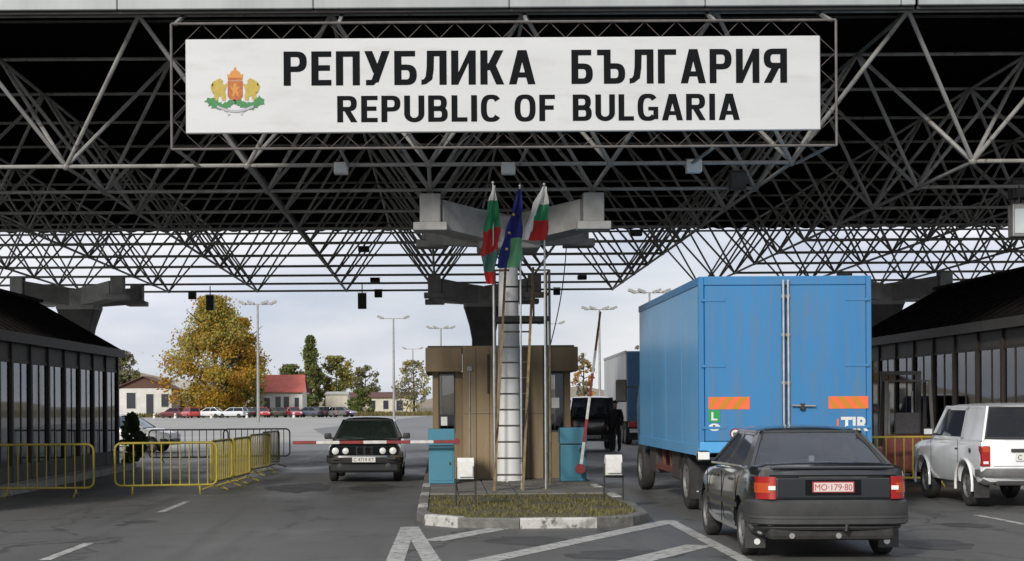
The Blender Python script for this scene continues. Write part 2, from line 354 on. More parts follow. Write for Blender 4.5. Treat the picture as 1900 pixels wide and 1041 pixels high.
# ---------------- traffic island: kerb stones, grass, paving slabs
isl = tag(bpy.data.objects.new('traffic_island', None), None, None, None, 'structure'); COL.objects.link(isl)
XL, XR = -.36, 2.98
front = [(-.36, 23.4), (-.36, 22.6), (-.24, 21.75), (.22, 21.18), (1.05, 21.02), (2.1, 21.05), (2.62, 21.35), (2.92, 22.05), (2.98, 23.0), (2.98, 23.8)]
whites = {2, 4}
inner = []
cen = Vector((1.3, 24.5))
def kerb_stone(a, b, white, hgt):
    a, b = Vector((*a, 0)), Vector((*b, 0)); d = (b-a).normalized(); nrm = Vector((-d.y, d.x, 0))
    if nrm.dot(Vector((*cen, 0))-(a+b)/2) < 0: nrm = -nrm
    a2, b2 = a+d*.006, b-d*.006
    mb = MB(); mb.prism([a2, b2, b2+nrm*.15, a2+nrm*.15], (0, 0, hgt-.02)); up = Vector((0, 0, hgt-.02)); i2 = nrm*.02
    mb.loft([[p+up for p in (a2, b2, b2+nrm*.15, a2+nrm*.15)], [p+up+Vector((0, 0, .02)) for p in (a2+i2, b2+i2, b2+nrm*.15, a2+nrm*.15)]])
    mb.build('kerb_stone', 'kerb_white' if white else 'kerb', isl)
for i in range(len(front)-1):
    kerb_stone(front[i], front[i+1], i in whites, .14+random.uniform(-.008, .008))
y = 23.4
for k in range(24):
    kerb_stone((XL, y), (XL, y+.98), k in (0, 3, 6), .14+random.uniform(-.008, .008)); kerb_stone((XR, y+.4), (XR, y+1.38), k in (2, 5), .14+random.uniform(-.008, .008)); y += 1
MB().poly([(p[0]*.97+1.3*.03+(.06 if p[0] < 1 else -.06), p[1]+.1, .118) for p in front]+[(2.84, 47.4, .118), (-.22, 47.4, .118)]).build('island_soil', 'soil', isl)
for r in range(20):
    for c in range(6):
        x0 = -.2+c*.506; y0 = 26.9+r*.6
        if x0+.49 > 2.84: continue
        dz = random.uniform(-.006, .006)
        MB().bbox(x0, x0+.49, y0, y0+.585, .09, .142+dz, b=.012, seg=1).build('paving_slab', 'slab', isl)
leafmat('grass_a', (.14, .145, .05), (.20, .17, .075)); leafmat('grass_b', (.25, .20, .10), (.15, .14, .06))
gm = MB()
def in_island(x, y):
    if y < 21.15: return False
    e = .14 if y > 22.4 else .14+(22.4-y)*.35
    return XL+e < x < XR-e
for i in range(7500):
    x, yy = random.uniform(-.2, 2.85), random.uniform(21.15, 27.3)
    if not in_island(x, yy): continue
    if yy > 24.5 and random.random() < (yy-24.5)/3.2: continue
    if sin(x*3.1+yy*2.3)+sin(yy*4.7-x*1.7)+.6*sin(x*9+yy*7) < -.75: continue
    hh = random.uniform(.02, .065)*(2.2 if random.random() < .04 else 1); a = random.uniform(0, 2*pi); l = random.uniform(0, .06); wd = random.uniform(.006, .013)
    gm.cur = 0 if random.random() < .6 else 1
    u = Vector((cos(a), sin(a), 0)); v = Vector((-u.y, u.x, 0)); p = Vector((x, yy, .115))
    gm.add([p-v*wd, p+v*wd, p+u*l+Vector((0, 0, hh))], [(0, 1, 2)])
tag(gm.build('island_grass', ['grass_a', 'grass_b']), 'short patchy green and yellow grass on the traffic island', 'grass', None, 'stuff')

# ================================================================== space-frame canopies
B, YF, ZL, ZT = 3.1, 26.7, 5.78, 7.97
NK = 10
def canopy(label, x0, ni, group):
    root = thing('canopy', label, 'canopy', (x0, YF, 0), 0, group); root.rotation_euler.x = -.004
    h = B/2; hz = ZT-ZL
    def tube_mesh(p, q, r, nm): return MB().tube(p, q, r, 8).mesh(nm, 'steel_white', 40)
    lx = tube_mesh((0, 0, 0), ((ni-1)*B, 0, 0), .036, 'lower_chord'); tx = tube_mesh((-h, 0, 0), ((ni-1)*B+h, 0, 0), .034, 'top_chord')
    ly = tube_mesh((0, 0, 0), (0, (NK-1)*B, 0), .033, 'lower_chord'); ty = tube_mesh((0, -h, 0), (0, (NK-1)*B+h, 0), .033, 'top_chord')
    for k in range(NK): put('lower_chord', lx, root, (0, k*B, ZL))
    for k in range(NK+1): put('top_chord', tx, root, (0, (k-.5)*B, ZT))
    for i in range(ni): put('lower_chord', ly, root, (i*B, 0, ZL-.01))
    for i in range(ni+1): put('top_chord', ty, root, ((i-.5)*B, 0, ZT-.01))
    dirs = [(-h, -h, hz), (h, -h, hz), (-h, h, hz), (h, h, hz)]
    bms = [tube_mesh((0, 0, 0), d, .037, 'brace') for d in dirs]
    rest = MB(); hubs = MB()
    for k in range(NK):
        for i in range(ni):
            p = Vector((i*B, k*B, ZL))
            for d, me in zip(dirs, bms):
                if k < 3 and ni*12 < 300: put('brace', me, root, p)
                else: rest.tube(p, p+Vector(d), .031, 6, caps=False)
            if k < 2: hm_ = MB().ball((0, 0, 0), .1, sub=1).mesh('node', 'steel_white', 60) if False else NODE; put('node', hm_, root, p)
            else: hubs.ball(p, .06, sub=1)
    tag(rest.build('brace_lattice', 'steel_white', root, 40), None, None, None, 'stuff')
    tag(hubs.build('node_set', 'steel_white', root, 60), None, None, None, 'stuff')
    # corrugated roof deck
    xa, xb, ya, yb = -h-.25, (ni-1)*B+h+.25, -h-.45, (NK-1)*B+h+.5
    if x0 < 0: xb = (ni-1)*B+h-.02
    else: xa = -h+.02
    dk = MB(); nx = int((xb-xa)/.155); prof = []
    for i in range(nx+1):
        x = xa+(xb-xa)*i/nx; prof.append((x, ZT+.12+(.05 if (i//2) % 2 else 0)))
    dk.loft([[(x, ya+.06, z) for x, z in prof], [(x, yb, z) for x, z in prof]], caps=False, closed=False)
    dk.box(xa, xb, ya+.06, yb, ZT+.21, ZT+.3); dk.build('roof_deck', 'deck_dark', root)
    x = xa; j = 0                                          # front fascia in butted panels
    while x < xb-.1:
        x2 = min(x+B, xb); MB().bbox(x+.006, x2-.006, ya-.03, ya+.05, ZT-.03, ZT+.38, b=.012, seg=1).build('fascia_panel', 'fascia', root); x = x2
    MB().bbox(xa, xb, ya+.05, ya+.16, ZT-.08, ZT-.03, b=.01, seg=1).build('gutter', 'eave_grey', root)
    for yy in (ya+.9,): MB().tube((xa, yy, ZT+.02), (xb, yy, ZT+.02), .03, 6).build('purlin', 'black_metal', root)
    return root
NODE = MB().ball((0, 0, 0), .072, sub=2).mesh('node', 'steel_white', 60)
X0 = -.18
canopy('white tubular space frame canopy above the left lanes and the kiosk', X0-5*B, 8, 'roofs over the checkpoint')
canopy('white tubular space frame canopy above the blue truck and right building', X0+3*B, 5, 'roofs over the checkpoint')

# ---------------- columns with four-armed heads
def column(x, y, label, white):
    root = thing('canopy_column', label, 'column', (x, y, 0), 0, 'columns under the canopies')
    zb = .1
    h = B/2
    if white:
        prof = [(.30, zb), (.30, zb+.06), (.265, zb+.08), (.19, 4.35), (.19, 4.76)]
        MB().lathe(prof, n=28, caps=True).build('shaft', 'white_paint', root, 40)
    else:
        rings = []
        for z, s in ((zb, .40), (3.75, .36), (4.2, .44), (4.76, .60)):
            c = .06; rings.append([Vector((a*s, b*s, z)) for a, b in ((-1+c, -1), (1-c, -1), (1, -1+c), (1, 1-c), (1-c, 1), (-1+c, 1), (-1, 1-c), (-1, -1+c))])
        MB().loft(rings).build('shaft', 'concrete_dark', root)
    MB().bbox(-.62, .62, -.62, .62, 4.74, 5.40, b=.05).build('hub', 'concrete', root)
    for sx in (-1, 1):
        for sy in (-1, 1):
            d = Vector((sx, sy, 0)).normalized(); nn = Vector((-d.y, d.x, 0)); e = h*sqrt(2)
            rings = []
            for t, wd, z0, z1 in ((.35, .32, 4.86, 5.42), (1.1, .29, 4.92, 5.46), (e-.1, .26, 5.02, 5.56)):
                rings.append([d*t+nn*wd+Vector((0, 0, z0)), d*t+nn*wd+Vector((0, 0, z1)), d*t-nn*wd+Vector((0, 0, z1)), d*t-nn*wd+Vector((0, 0, z0))])
            a = MB().loft(rings).build('arm', 'concrete', root)
            px, py = sx*h, sy*h
            MB().bbox(px-.2, px+.2, py-.2, py+.2, 5.12, 5.68, b=.025).build('bearing_block', 'concrete', a)
            MB().bbox(px-.32, px+.32, py-.3, py+.3, 4.97, 5.125, b=.02).build('ledge', 'concrete', a)
CX, CY1 = X0+B/2, YF+1.5*B; CY2 = YF+7.5*B
column(CX, CY1, 'white painted column behind the ladder with grey concrete arms', True)
column(CX, CY2, 'dark concrete column standing behind the brown kiosk', False)
column(CX-4*B-.5, CY2, 'dark concrete column rising behind the left glazed building', False)
column(CX+4*B+.3, CY2, 'dark concrete column between the truck and right building roof', False)

# ================================================================== the sign
YS = 24.25; ss = F/YS
sg = thing('border_sign', 'long white signboard with black lettering and coat of arms', 'sign', (0, YS, 0))
sx0, sx1, sz0, sz1 = -3.93, 5.92, 5.905, 7.365
MB().bbox(sx0, sx1, 0, .09, sz0, sz1, b=.012, seg=1).build('board', 'board_white', sg)
fx0, fx1, fz0, fz1 = -4.16, 6.18, 5.67, 7.62
M('frame_dull', (.12, .11, .105), (.08, .072, .068), scale=5, rough=.6)
M('lacing', (.08, .06, .055), (.05, .04, .04), scale=6, rough=.7)
for a, b in (((fx0, fz0), (fx1, fz0)), ((fx1, fz0), (fx1, fz1)), ((fx1, fz1), (fx0, fz1)), ((fx0, fz1), (fx0, fz0))):
    MB().tube((a[0], .06, a[1]), (b[0], .06, b[1]), .021, 8).build('frame_tube', 'frame_dull', sg, 40)
x = sx0; k = 0
step = (sx1-sx0)/20
for i in range(20):
    for (za, zb_) in ((sz0-.01, fz0), (sz1+.01, fz1)):
        m = MB(); m.tube((sx0+i*step, .1, za), (sx0+(i+.5)*step, .1, zb_), .007, 5); m.tube((sx0+(i+.5)*step, .1, zb_), (sx0+(i+1)*step, .1, za), .007, 5); m.build('frame_lacing', 'lacing', sg, 40)
for xx, fx in ((sx0, fx0), (sx1, fx1)):
    m = MB()
    for i in range(3):
        z0 = sz0+i*(sz1-sz0)/3; z1 = z0+(sz1-sz0)/3
        m.tube((xx, .1, z0), (fx, .1, (z0+z1)/2), .007, 5); m.tube((fx, .1, (z0+z1)/2), (xx, .1, z1), .007, 5)
    m.build('frame_lacing', 'lacing', sg, 40)
for xx in (-4.1, -1.55, 1.37, 4.3, 6.1):
    MB().bar((xx, .08, fz1), (xx, .9, fz1+.33), .05, .05).build('hanger', 'grey_metal', sg)
    MB().bar((xx, .1, fz0), (xx, 2.45, fz0+.09), .04, .04).build('hanger', 'grey_metal', sg)
def sgx(px): return (px-818)/ss
# sign-writer's condensed bold capitals, drawn as strokes of unit height
def glyph(ch):
    t, h = .205, .165; P = []
    def rect(x0, z0, x1, z1): P.append([(x0, z0), (x1, z0), (x1, z1), (x0, z1)])
    def diag(x0, z0, x1, z1, tx=.225): P.append([(x0-tx/2, z0), (x0+tx/2, z0), (x1+tx/2, z1), (x1-tx/2, z1)])
    def strip(A, Bq):
        for i in range(len(A)-1): P.append([A[i], A[i+1], Bq[i+1], Bq[i]])
    def bowl(x0, x1, z0, z1, flip=None):
        r = (z1-z0)/2; rx = min(r*1.0, (x1-x0)*.72); zc = (z0+z1)/2; n = 12; A = [(x0, z1)]; Bq = [(x0, z1-h)]
        for i in range(n+1):
            a = pi/2-pi*i/n; c, s_ = cos(a), sin(a); e = .8
            A.append((x1-rx+rx*abs(c)**e, zc+r*(1 if s_ >= 0 else -1)*abs(s_)**e)); Bq.append((x1-rx+max(.01, rx-t)*abs(c)**e, zc+(r-h)*(1 if s_ >= 0 else -1)*abs(s_)**e))
        A.append((x0, z0)); Bq.append((x0, z0+h))
        if flip is not None: A = [(flip-x, z) for x, z in A]; Bq = [(flip-x, z) for x, z in Bq]
        strip(A, Bq)
    def oval(w_, a0, a1, n=28):
        A, Bq = [], []
        for i in range(n+1):
            a = a0+(a1-a0)*i/n; c, s_ = cos(a), sin(a); e = .74; sg_ = lambda v: 1 if v >= 0 else -1
            A.append((w_/2+w_/2*sg_(c)*abs(c)**e, .5+.515*sg_(s_)*abs(s_)**e)); Bq.append((w_/2+(w_/2-t)*sg_(c)*abs(c)**e, .5+(.515-h)*sg_(s_)*abs(s_)**e))
        strip(A, Bq)
    w_ = .66
    if ch in 'РP': rect(0, 0, t, 1); bowl(t, w_, .40, 1)
    elif ch in 'ЕE': w_ = .57; rect(0, 0, t, 1); rect(t, 0, w_, h); rect(t, 1-h, w_, 1); rect(t, .43, w_*.93, .43+h)
    elif ch == 'П': w_ = .68; rect(0, 0, t, 1); rect(w_-t, 0, w_, 1); rect(t, 1-h, w_-t, 1)
    elif ch == 'У': w_ = .72; diag(.40*w_, .08, w_-.11, 1); diag(.5*w_, .36, .11, 1); P.append([(.06*w_, 0), (.36*w_, 0), (.58*w_, .16), (.22*w_, .16), (.06*w_, .155)])
    elif ch == 'Б': w_ = .64; rect(0, 0, t, 1); rect(t, 1-h, w_*.93, 1); bowl(t, w_, 0, .6)
    elif ch == 'Л': w_ = .72; rect(w_-t, 0, w_, 1); rect(.22*w_, 1-h, w_-t, 1); strip([(.22*w_, 1-h), (.21*w_, .5), (.17*w_, .25), (.10*w_, .165), (0, .155)], [(.22*w_+t, 1-h), (.22*w_+t*.95, .45), (.19*w_+t*.85, .16), (.2*w_, .03), (0, 0)])
    elif ch == 'И': w_ = .70; rect(0, 0, t, 1); rect(w_-t, 0, w_, 1); P.append([(t, .02), (t, .36), (w_-t, .98), (w_-t, .64)])
    elif ch in 'КK': w_ = .68; rect(0, 0, t, 1); diag(t+.05, .42, w_-.14, 1, .24); diag(w_-.115, 0, .30*w_+.1, .62, .23)
    elif ch in 'АA': w_ = .76; diag(.11, 0, .5*w_-.02, 1, .215); diag(w_-.11, 0, .5*w_+.02, 1, .215); rect(.24*w_, .2, .76*w_, .35)
    elif ch == 'Ъ': w_ = .84; rect(0, 1-h, .22, 1); rect(.2, 0, .2+t, 1); bowl(.2+t, w_, 0, .6)
    elif ch == 'Г': w_ = .55; rect(0, 0, t, 1); rect(t, 1-h, w_, 1)
    elif ch == 'Я': w_ = .70; rect(w_-t, 0, w_, 1); bowl(t, w_, .42, 1, w_); diag(.115, 0, .55*w_, .5, .23)
    elif ch == 'R': w_ = .70; rect(0, 0, t, 1); bowl(t, w_-.02, .42, 1); diag(w_-.11, 0, .45*w_, .5, .225)
    elif ch == 'U': w_ = .70; rect(0, .3, t, 1); rect(w_-t, .3, w_, 1); P0 = []; A = [(w_/2-w_/2*cos(pi*i/14)*1.0, .3-.315*sin(pi*i/14)) for i in range(15)]; Bq = [(w_/2-(w_/2-t)*cos(pi*i/14), .3-.145*sin(pi*i/14)) for i in range(15)]; strip(A, Bq)
    elif ch == 'B': w_ = .68; rect(0, 0, t, 1); bowl(t, w_, 0, .57); bowl(t, w_-.03, .43, 1)
    elif ch == 'L': w_ = .55; rect(0, 0, t, 1); rect(t, 0, w_, h)
    elif ch == 'I': w_ = t; rect(0, 0, t, 1)
    elif ch == 'F': w_ = .55; rect(0, 0, t, 1); rect(t, 1-h, w_, 1); rect(t, .43, w_*.92, .43+h)
    elif ch == 'O': w_ = .74; oval(w_, 0, 2*pi)
    elif ch == 'C': w_ = .72; oval(w_, radians(38), radians(322))
    elif ch == 'G': w_ = .74; oval(w_, radians(38), radians(318)); rect(w_*.52, .38, w_, .52); rect(w_-t*.85, .05, w_, .45)
    return w_, P
def word(t, pa, pb, ztop, zbot, bold):
    parts, x = [], 0.0
    for ch in t:
        w_, P = glyph(ch); parts.append((x, P)); x += w_+(.13 if ch != 'А' and ch != 'A' else .11)
    x -= .13; sx_ = (sgx(pb)-sgx(pa))/x; sz_ = ztop-zbot; m = MB(); k = 0
    for ox, P in parts:
        m = MB()
        for pl in P: m.poly([(a*sx_, -.0002*(k % 7), b*sz_) for a, b in pl]); k += 1
        m.build('letter', 'ink', sg, None, (sgx(pa)+ox*sx_, -.004, zbot))
zr = lambda py: H+(750-py)/ss
word('РЕПУБЛИКА', 526+4, 992+4, zr(94), zr(157.5), 0); word('БЪЛГАРИЯ', 1060+4, 1460+4, zr(94), zr(157.5), 0)
word('REPUBLIC', 626+3, 931+3, zr(177), zr(226), 0); word('OF', 955+3, 1030+3, zr(177), zr(226), 0); word('BULGARIA', 1063+3, 1372+3, zr(177), zr(226), 0)
# coat of arms: shield, crown, two lions, oak branches, ribbon
M('arms_red', (.35, .07, .02), (.42, .15, .02), scale=14, rough=.6); M('arms_gold', (.45, .33, .05), (.34, .26, .05), scale=16, rough=.6); M('arms_orange', (.52, .22, .04), rough=.6)
M('arms_green', (.03, .2, .06), (.05, .15, .05), scale=20, rough=.6); M('arms_grey', (.36, .36, .4), rough=.6); M('arms_cream', (.6, .52, .35), rough=.6)
em = thing('x', 'x', 'x'); 
for kk in ('label', 'category'): del em[kk]
em.name = 'coat_of_arms'; em.parent = sg; em.location = (sgx(437+3), -.003, zr(168)); EU = 1/ss   # units: photo pixels
def ep(nm, pts, mat, lift): MB().prism([(x*EU, -lift, z*EU) for x, z in pts], (0, .002, 0)).build(nm, mat, em)
ep('shield', [(-14, 20), (14, 20), (14, -8), (11, -13), (4, -16), (0, -18), (-4, -16), (-11, -13), (-14, -8)], 'arms_red', .003)
lion = [(-3, 15), (1, 17), (4, 14), (2, 10), (5, 7), (9, 9), (10, 6), (6, 3), (5, -1), (8, -5), (7, -12), (3, -12), (4, -7), (0, -5), (-3, -12), (-7, -12), (-5, -6), (-6, 0), (-10, 4), (-11, 10), (-9, 11), (-8, 6), (-5, 6), (-5, 10)]
ep('shield_lion', [(x*.8, z*.85+2) for x, z in lion], 'arms_orange', .0045)
fat = [(-4, 17), (1, 19), (6, 15), (5, 11), (9, 9), (12, 12), (13, 8), (10, 2), (9, -2), (11, -8), (10, -15), (4, -15), (3, -9), (-1, -8), (-3, -15), (-10, -15), (-9, -7), (-11, 0), (-13, 8), (-12, 13), (-8, 15)]
for sgn in (-1, 1): ep('lion', [(sgn*(-29)+sgn*x*1.1, z*1.22+2) for x, z in fat], 'arms_gold', .003)
for sgn in (-1, 1): ep('lion_tail', [(sgn*x, z) for x, z in ((-41, -4), (-44, 2), (-46, 10), (-43, 16), (-40, 14), (-43, 9), (-41, 2), (-39, -2))], 'arms_gold', .003)
ep('crown', [(-13, 21), (13, 21), (15, 33), (11, 31), (8, 37), (3, 40), (1, 46), (-1, 46), (-3, 40), (-8, 37), (-11, 31), (-15, 33)], 'arms_orange', .003)
ep('crown_band', [(-13, 22), (13, 22), (13.6, 26), (-13.6, 26)], 'arms_red', .0045)
for sgn in (-1, 1):
    for i in range(9):
        t = i/8; cx = sgn*(7+40*t); cz = -20-8*sin(t*pi)+4*t*t; a = random.uniform(-.5, .5)+(.4 if sgn < 0 else 2.7); r = 8.5
        pts = []
        for q in range(10):
            th = 2*pi*q/10; rr = r*(1 if q % 2 else .62); u, v = rr*1.3*cos(th), rr*.75*sin(th); pts.append((cx+u*cos(a)-v*sin(a), cz+u*sin(a)+v*cos(a)))
        ep('oak_leaf', pts, 'arms_green', .003+.0004*i)
top = [(x, -27-9*cos(x/34*pi/2)) for x in range(-34, 35, 4)]
ep('ribbon', [(x, z+2) for x, z in top]+[(x, z-2.5) for x, z in top[::-1]], 'arms_grey', .0085)
for sgn in (-1, 1): ep('ribbon_end', [(sgn*x, z) for x, z in ((30, -27), (34, -24), (12, -41), (14, -45), (9, -42), (24, -33))], 'arms_grey', .0079)

# ================================================================== glazed buildings left and right
def hall(label, xw, side, y0, y1, eave, depth, ridge_dx, ridge_z, seed):
    """side=+1: wall faces +X"""
    rnd = random.Random(seed)
    root = thing('checkpoint_building', label, 'building', (xw, y0, 0)); Ln = y1-y0; s = -side
    def X(d): return s*d                                   # distance behind the glazed wall
    def bx(m, d0, d1, ya, yb, z0, z1): a, b = sorted((X(d0), X(d1))); return m.box(a, b, ya, yb, z0, z1)
    bx(MB(), -.45, depth+.1, -.1, Ln+.15, 0, .16).build('plinth', 'concrete', root)
    bx(MB(), .05, depth-.05, .05, Ln-.05, .161, .22).build('floor_slab', 'slab', root)
    bx(MB(), -.02, .12, 0, Ln, .161, .5).build('base_panel', 'concrete_dark', root)
    nb = max(2, round(Ln/1.45)); bw = Ln/nb
    for i in range(nb+1):
        yy = i*bw
        bx(MB(), -.03, .05, yy-.06, yy+.06, .161, eave).build('post', 'dark_timber', root)
        bx(MB(), depth-.12, depth, yy-.05, yy+.05, .225, eave).build('rear_post', 'dark_timber', root)
    for i in range(nb):
        ya, yb = i*bw+.06, (i+1)*bw-.06; ym = (ya+yb)/2+rnd.uniform(-.12, .12)
        w_ = MB(); bx(w_, .0, .05, ya, yb, eave-.55, eave-.49); bx(w_, .01, .04, ym-.025, ym+.025, .5, eave-.55); bx(w_, .015, .035, ya, ya+.03, .5, eave-.55); bx(w_, .015, .035, yb-.03, yb, .5, eave-.55)
        wf = w_.build('window', 'dark_timber', root)
        bx(MB(), .023, .028, ya+.03, ym-.025, .5, eave-.55).build('pane', 'glass_window', wf); bx(MB(), .023, .028, ym+.025, yb-.03, .5, eave-.55).build('pane', 'glass_window', wf)
        bx(MB(), .02, .05, ya, yb, eave-.49, eave-.02).build('spandrel', 'eave_grey', root)
        bx(MB(), depth-.04, depth-.034, i*bw+.05, (i+1)*bw-.05, (.62), eave-.05).build('rear_pane', 'glass_window', root)
        bx(MB(), depth-.08, depth-.02, i*bw+.05, (i+1)*bw-.05, .225, (.62)).build('rear_panel', 'interior_tan', root)
        r = rnd.random()
        if r < .45: bx(MB(), .12, .14, ya+.05, ym-.03, rnd.choice((.6, 1.2, 1.7)), eave-.56).build('pale_panel', 'interior_pale', root)  # pale panel added behind the glass to make the pane look bright
        elif r < .75: bx(MB(), 1.2, 1.5, ya, yb, .23, rnd.uniform(1.2, 2.2)).build('counter', 'interior_tan', root)
    for yy in (-.02, Ln-.08):                              # glazed gable ends
        MB().prism([(X(.13), yy, eave-.25), (X(depth-.13), yy, eave-.25), (X(depth-.13), yy, eave), (X(ridge_dx), yy, ridge_z-.12), (X(.13), yy, eave)], (0, .1, 0)).build('gable', 'dark_timber', root)
        bx(MB(), .13, depth-.13, yy, yy+.1, .225, .6).build('gable_base', 'dark_timber', root)
        for q in range(1, 4): dd_ = .13+(depth-.26)*q/4; bx(MB(), dd_-.04, dd_+.04, yy+.02, yy+.08, .6, eave-.25).build('gable_post', 'dark_timber', root)
        for q in range(4): d0 = .13+(depth-.26)*q/4; bx(MB(), d0+.04, d0+(depth-.26)/4-.04, yy+.045, yy+.051, .6, eave-.25).build('gable_pane', 'glass_window', root)
    # roof panels with standing seams, front and back slope
    npan = max(3, round((Ln+.1)/.62)); pw = (Ln+.1)/npan
    def slope(dA, zA, dB, zB):
        m = MB(); a = [Vector((X(dA), 0, zA)), Vector((X(dB), 0, zB))]
        m.prism([a[0], a[1], a[1]+Vector((0, 0, .06)), a[0]+Vector((0, 0, .06))], (0, pw-.012, 0))
        u = Vector((0, 0, .06)); m.prism([a[0]+u, a[1]+u, a[1]+u*1.75, a[0]+u*1.75], (0, .04, 0)); return m.mesh('roof_panel', 'roof_dark')
    fm, bm_ = slope(-.14, eave-.02, ridge_dx, ridge_z), slope(depth+.4, eave, ridge_dx+.002*s*0, ridge_z-.001)
    for i in range(npan):
        put('roof_panel', fm, root, (0, -.05+i*pw, 0)); put('roof_panel', bm_, root, (0, -.05+i*pw, 0))
    bx(MB(), -.19, -.145, -.07, Ln+.07, eave-.16, eave+.05).build('eave_board', 'eave_grey', root)
    bx(MB(), ridge_dx-.12, ridge_dx+.12, -.07, Ln+.07, ridge_z+.055, ridge_z+.13).build('ridge_cap', 'roof_dark', root)
    return root
hall('dark gabled glass fronted building at left behind yellow barriers', -8.6, 1, 22.5, 41.6, 3.12, 4.2, 2.1, 4.4, 3)
hall('dark roofed glass fronted building at right behind the white car', 11.5, -1, 26.0, 44.0, 3.3, 5.0, 2.5, 4.75, 11)
# ================================================================== island furniture
ks = thing('kiosk', 'brown clad control kiosk on the island behind the white column', 'kiosk', (1.25, 31.85, .14))
def kb(m, px0, px1, py0, py1, D, dy=.05, b=.01):
    a, c = at(px0, py1, D), at(px1, py0, D); return m.bbox(a.x-1.25, c.x-1.25, D-31.85, D-31.85+dy, a.z-.14, c.z-.14, b=b, seg=1)
KW = 1.42
kd = 4.2
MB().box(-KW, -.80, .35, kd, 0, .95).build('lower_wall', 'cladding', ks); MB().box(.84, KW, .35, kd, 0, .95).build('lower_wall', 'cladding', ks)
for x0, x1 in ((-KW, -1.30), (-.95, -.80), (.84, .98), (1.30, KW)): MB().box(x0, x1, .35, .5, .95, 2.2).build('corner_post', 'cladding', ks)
for x0, x1 in ((-1.30, -.95), (.98, 1.30)):
    wf = MB(); wf.box(x0, x0+.03, .37, .43, .95, 2.2); wf.box(x1-.03, x1, .37, .43, .95, 2.2); wf.box(x0+.03, x1-.03, .37, .43, .95, .99); wf.box(x0+.03, x1-.03, .37, .43, 2.16, 2.2)
    w1 = wf.build('window', 'black_metal', ks); MB().box(x0+.03, x1-.03, .395, .401, .99, 2.16).build('pane', 'glass_window', w1)
for sx in (-1, 1):
    a, b = sorted((sx*(KW-.04), sx*KW))
    MB().box(a, b, .5, 1.0, .95, 2.2).build('side_wall', 'cladding', ks); MB().box(a, b, 2.6, kd, .95, 2.2).build('side_wall', 'cladding', ks)
    MB().box(sx*(KW-.024), sx*(KW-.018), 1.0, 2.6, .95, 2.2).build('side_pane', 'glass_window', ks)
MB().box(-KW+.05, KW-.05, kd-.06, kd, .95, 1.3).build('rear_wall', 'cladding', ks); MB().box(-KW+.05, KW-.05, kd-.03, kd-.024, 1.3, 2.2).build('rear_pane', 'glass_window', ks)
MB().box(-1.1, 1.1, 2.4, 2.9, .12, .8).build('desk', 'interior_tan', ks)
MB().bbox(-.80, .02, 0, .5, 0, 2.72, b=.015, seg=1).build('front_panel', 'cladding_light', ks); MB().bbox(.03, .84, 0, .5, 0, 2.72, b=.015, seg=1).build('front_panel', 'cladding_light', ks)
for x in (-.53, -.26, .30, .57): MB().box(x-.006, x+.006, -.004, .0, .02, 2.7).build('panel_joint', 'trim', ks)
MB().box(-.79, .83, -.003, .0, 1.335, 1.345).build('panel_joint', 'trim', ks)
MB().box(1.03, 1.19, .36, .366, 1.45, 1.66).build('notice', 'plate_white', ks); MB().box(-1.25, -1.12, .36, .366, 1.1, 1.28).build('notice', 'plate_white', ks)
MB().bbox(-.72, -.6, -.03, 0, 2.2, 2.32, b=.01, seg=1).build('junction_box', 'grey_metal', ks); MB().tube((-.66, -.015, 0), (-.66, -.015, 2.2), .011, 6).build('conduit', 'grey_metal', ks)
MB().bbox(-.30, -.255, -.03, 0, 1.75, 2.55, b=.005, seg=1).build('conduit', 'black_metal', ks)
for x0, x1 in ((-1.56, -.81), (.85, 1.56)): MB().bbox(x0, x1, .1, kd+.2, 2.2, 2.70, b=.015, seg=1).build('roof_fascia', 'cladding', ks)
MB().box(-1.52, 1.52, .52, kd+.16, 2.702, 2.75).build('roof_slab', 'eave_grey', ks)

def cabinet(px0, px1, D, label, open_):
    a, b = at(px0, 800, D).x, at(px1, 800, D).x; wd = b-a
    r = thing('barrier_cabinet', label, 'cabinet', ((a+b)/2, D, .142), 0, 'blue barrier machines')
    MB().bbox(-wd/2, wd/2, 0, .42, 0, .72, b=.015).build('housing', 'cabinet_blue', r); MB().bbox(-wd/2-.012, wd/2+.012, -.012, .43, .735, 1.06, b=.02).build('hood', 'cabinet_blue', r)
    MB().box(-wd/2+.02, wd/2-.02, .02, .4, .72, .735).build('seam', 'black_metal', r)
    d = MB().bbox(-wd/2+.04, wd/2-.04, -.008, .0, .06, .66, b=.004, seg=1).build('door', 'cabinet_blue', r)
    MB().bbox(wd/2-.10, wd/2-.07, -.02, -.008, .36, .42, b=.004, seg=1).build('lock', 'black_metal', d)
    return r, (a+b)/2
cabinet(795, 843, 30.2, 'blue barrier machine left of the kiosk holding the lowered arm', 0)
cabinet(1040, 1088, 30.9, 'blue barrier machine right of the kiosk beside the raised arm', 1)
# lowered arm
ar = thing('boom_gate', 'lowered red and white striped arm crossing before the dark car', 'barrier arm', (.31, 29.93, .96), 0, 'striped barrier arms')
seg, n_ = .45, 7
for i in range(n_): MB().bbox(-(i+1)*seg, -i*seg, -.02, .02, -.031, .031, b=.008, seg=1).build('red_band' if i % 2 == 0 else 'white_band', 'barrier_red' if i % 2 == 0 else 'barrier_white', ar)
MB().tube((0, -.03, 0), (0, .2, 0), .06, 14).build('pivot', 'barrier_red', ar, 40)
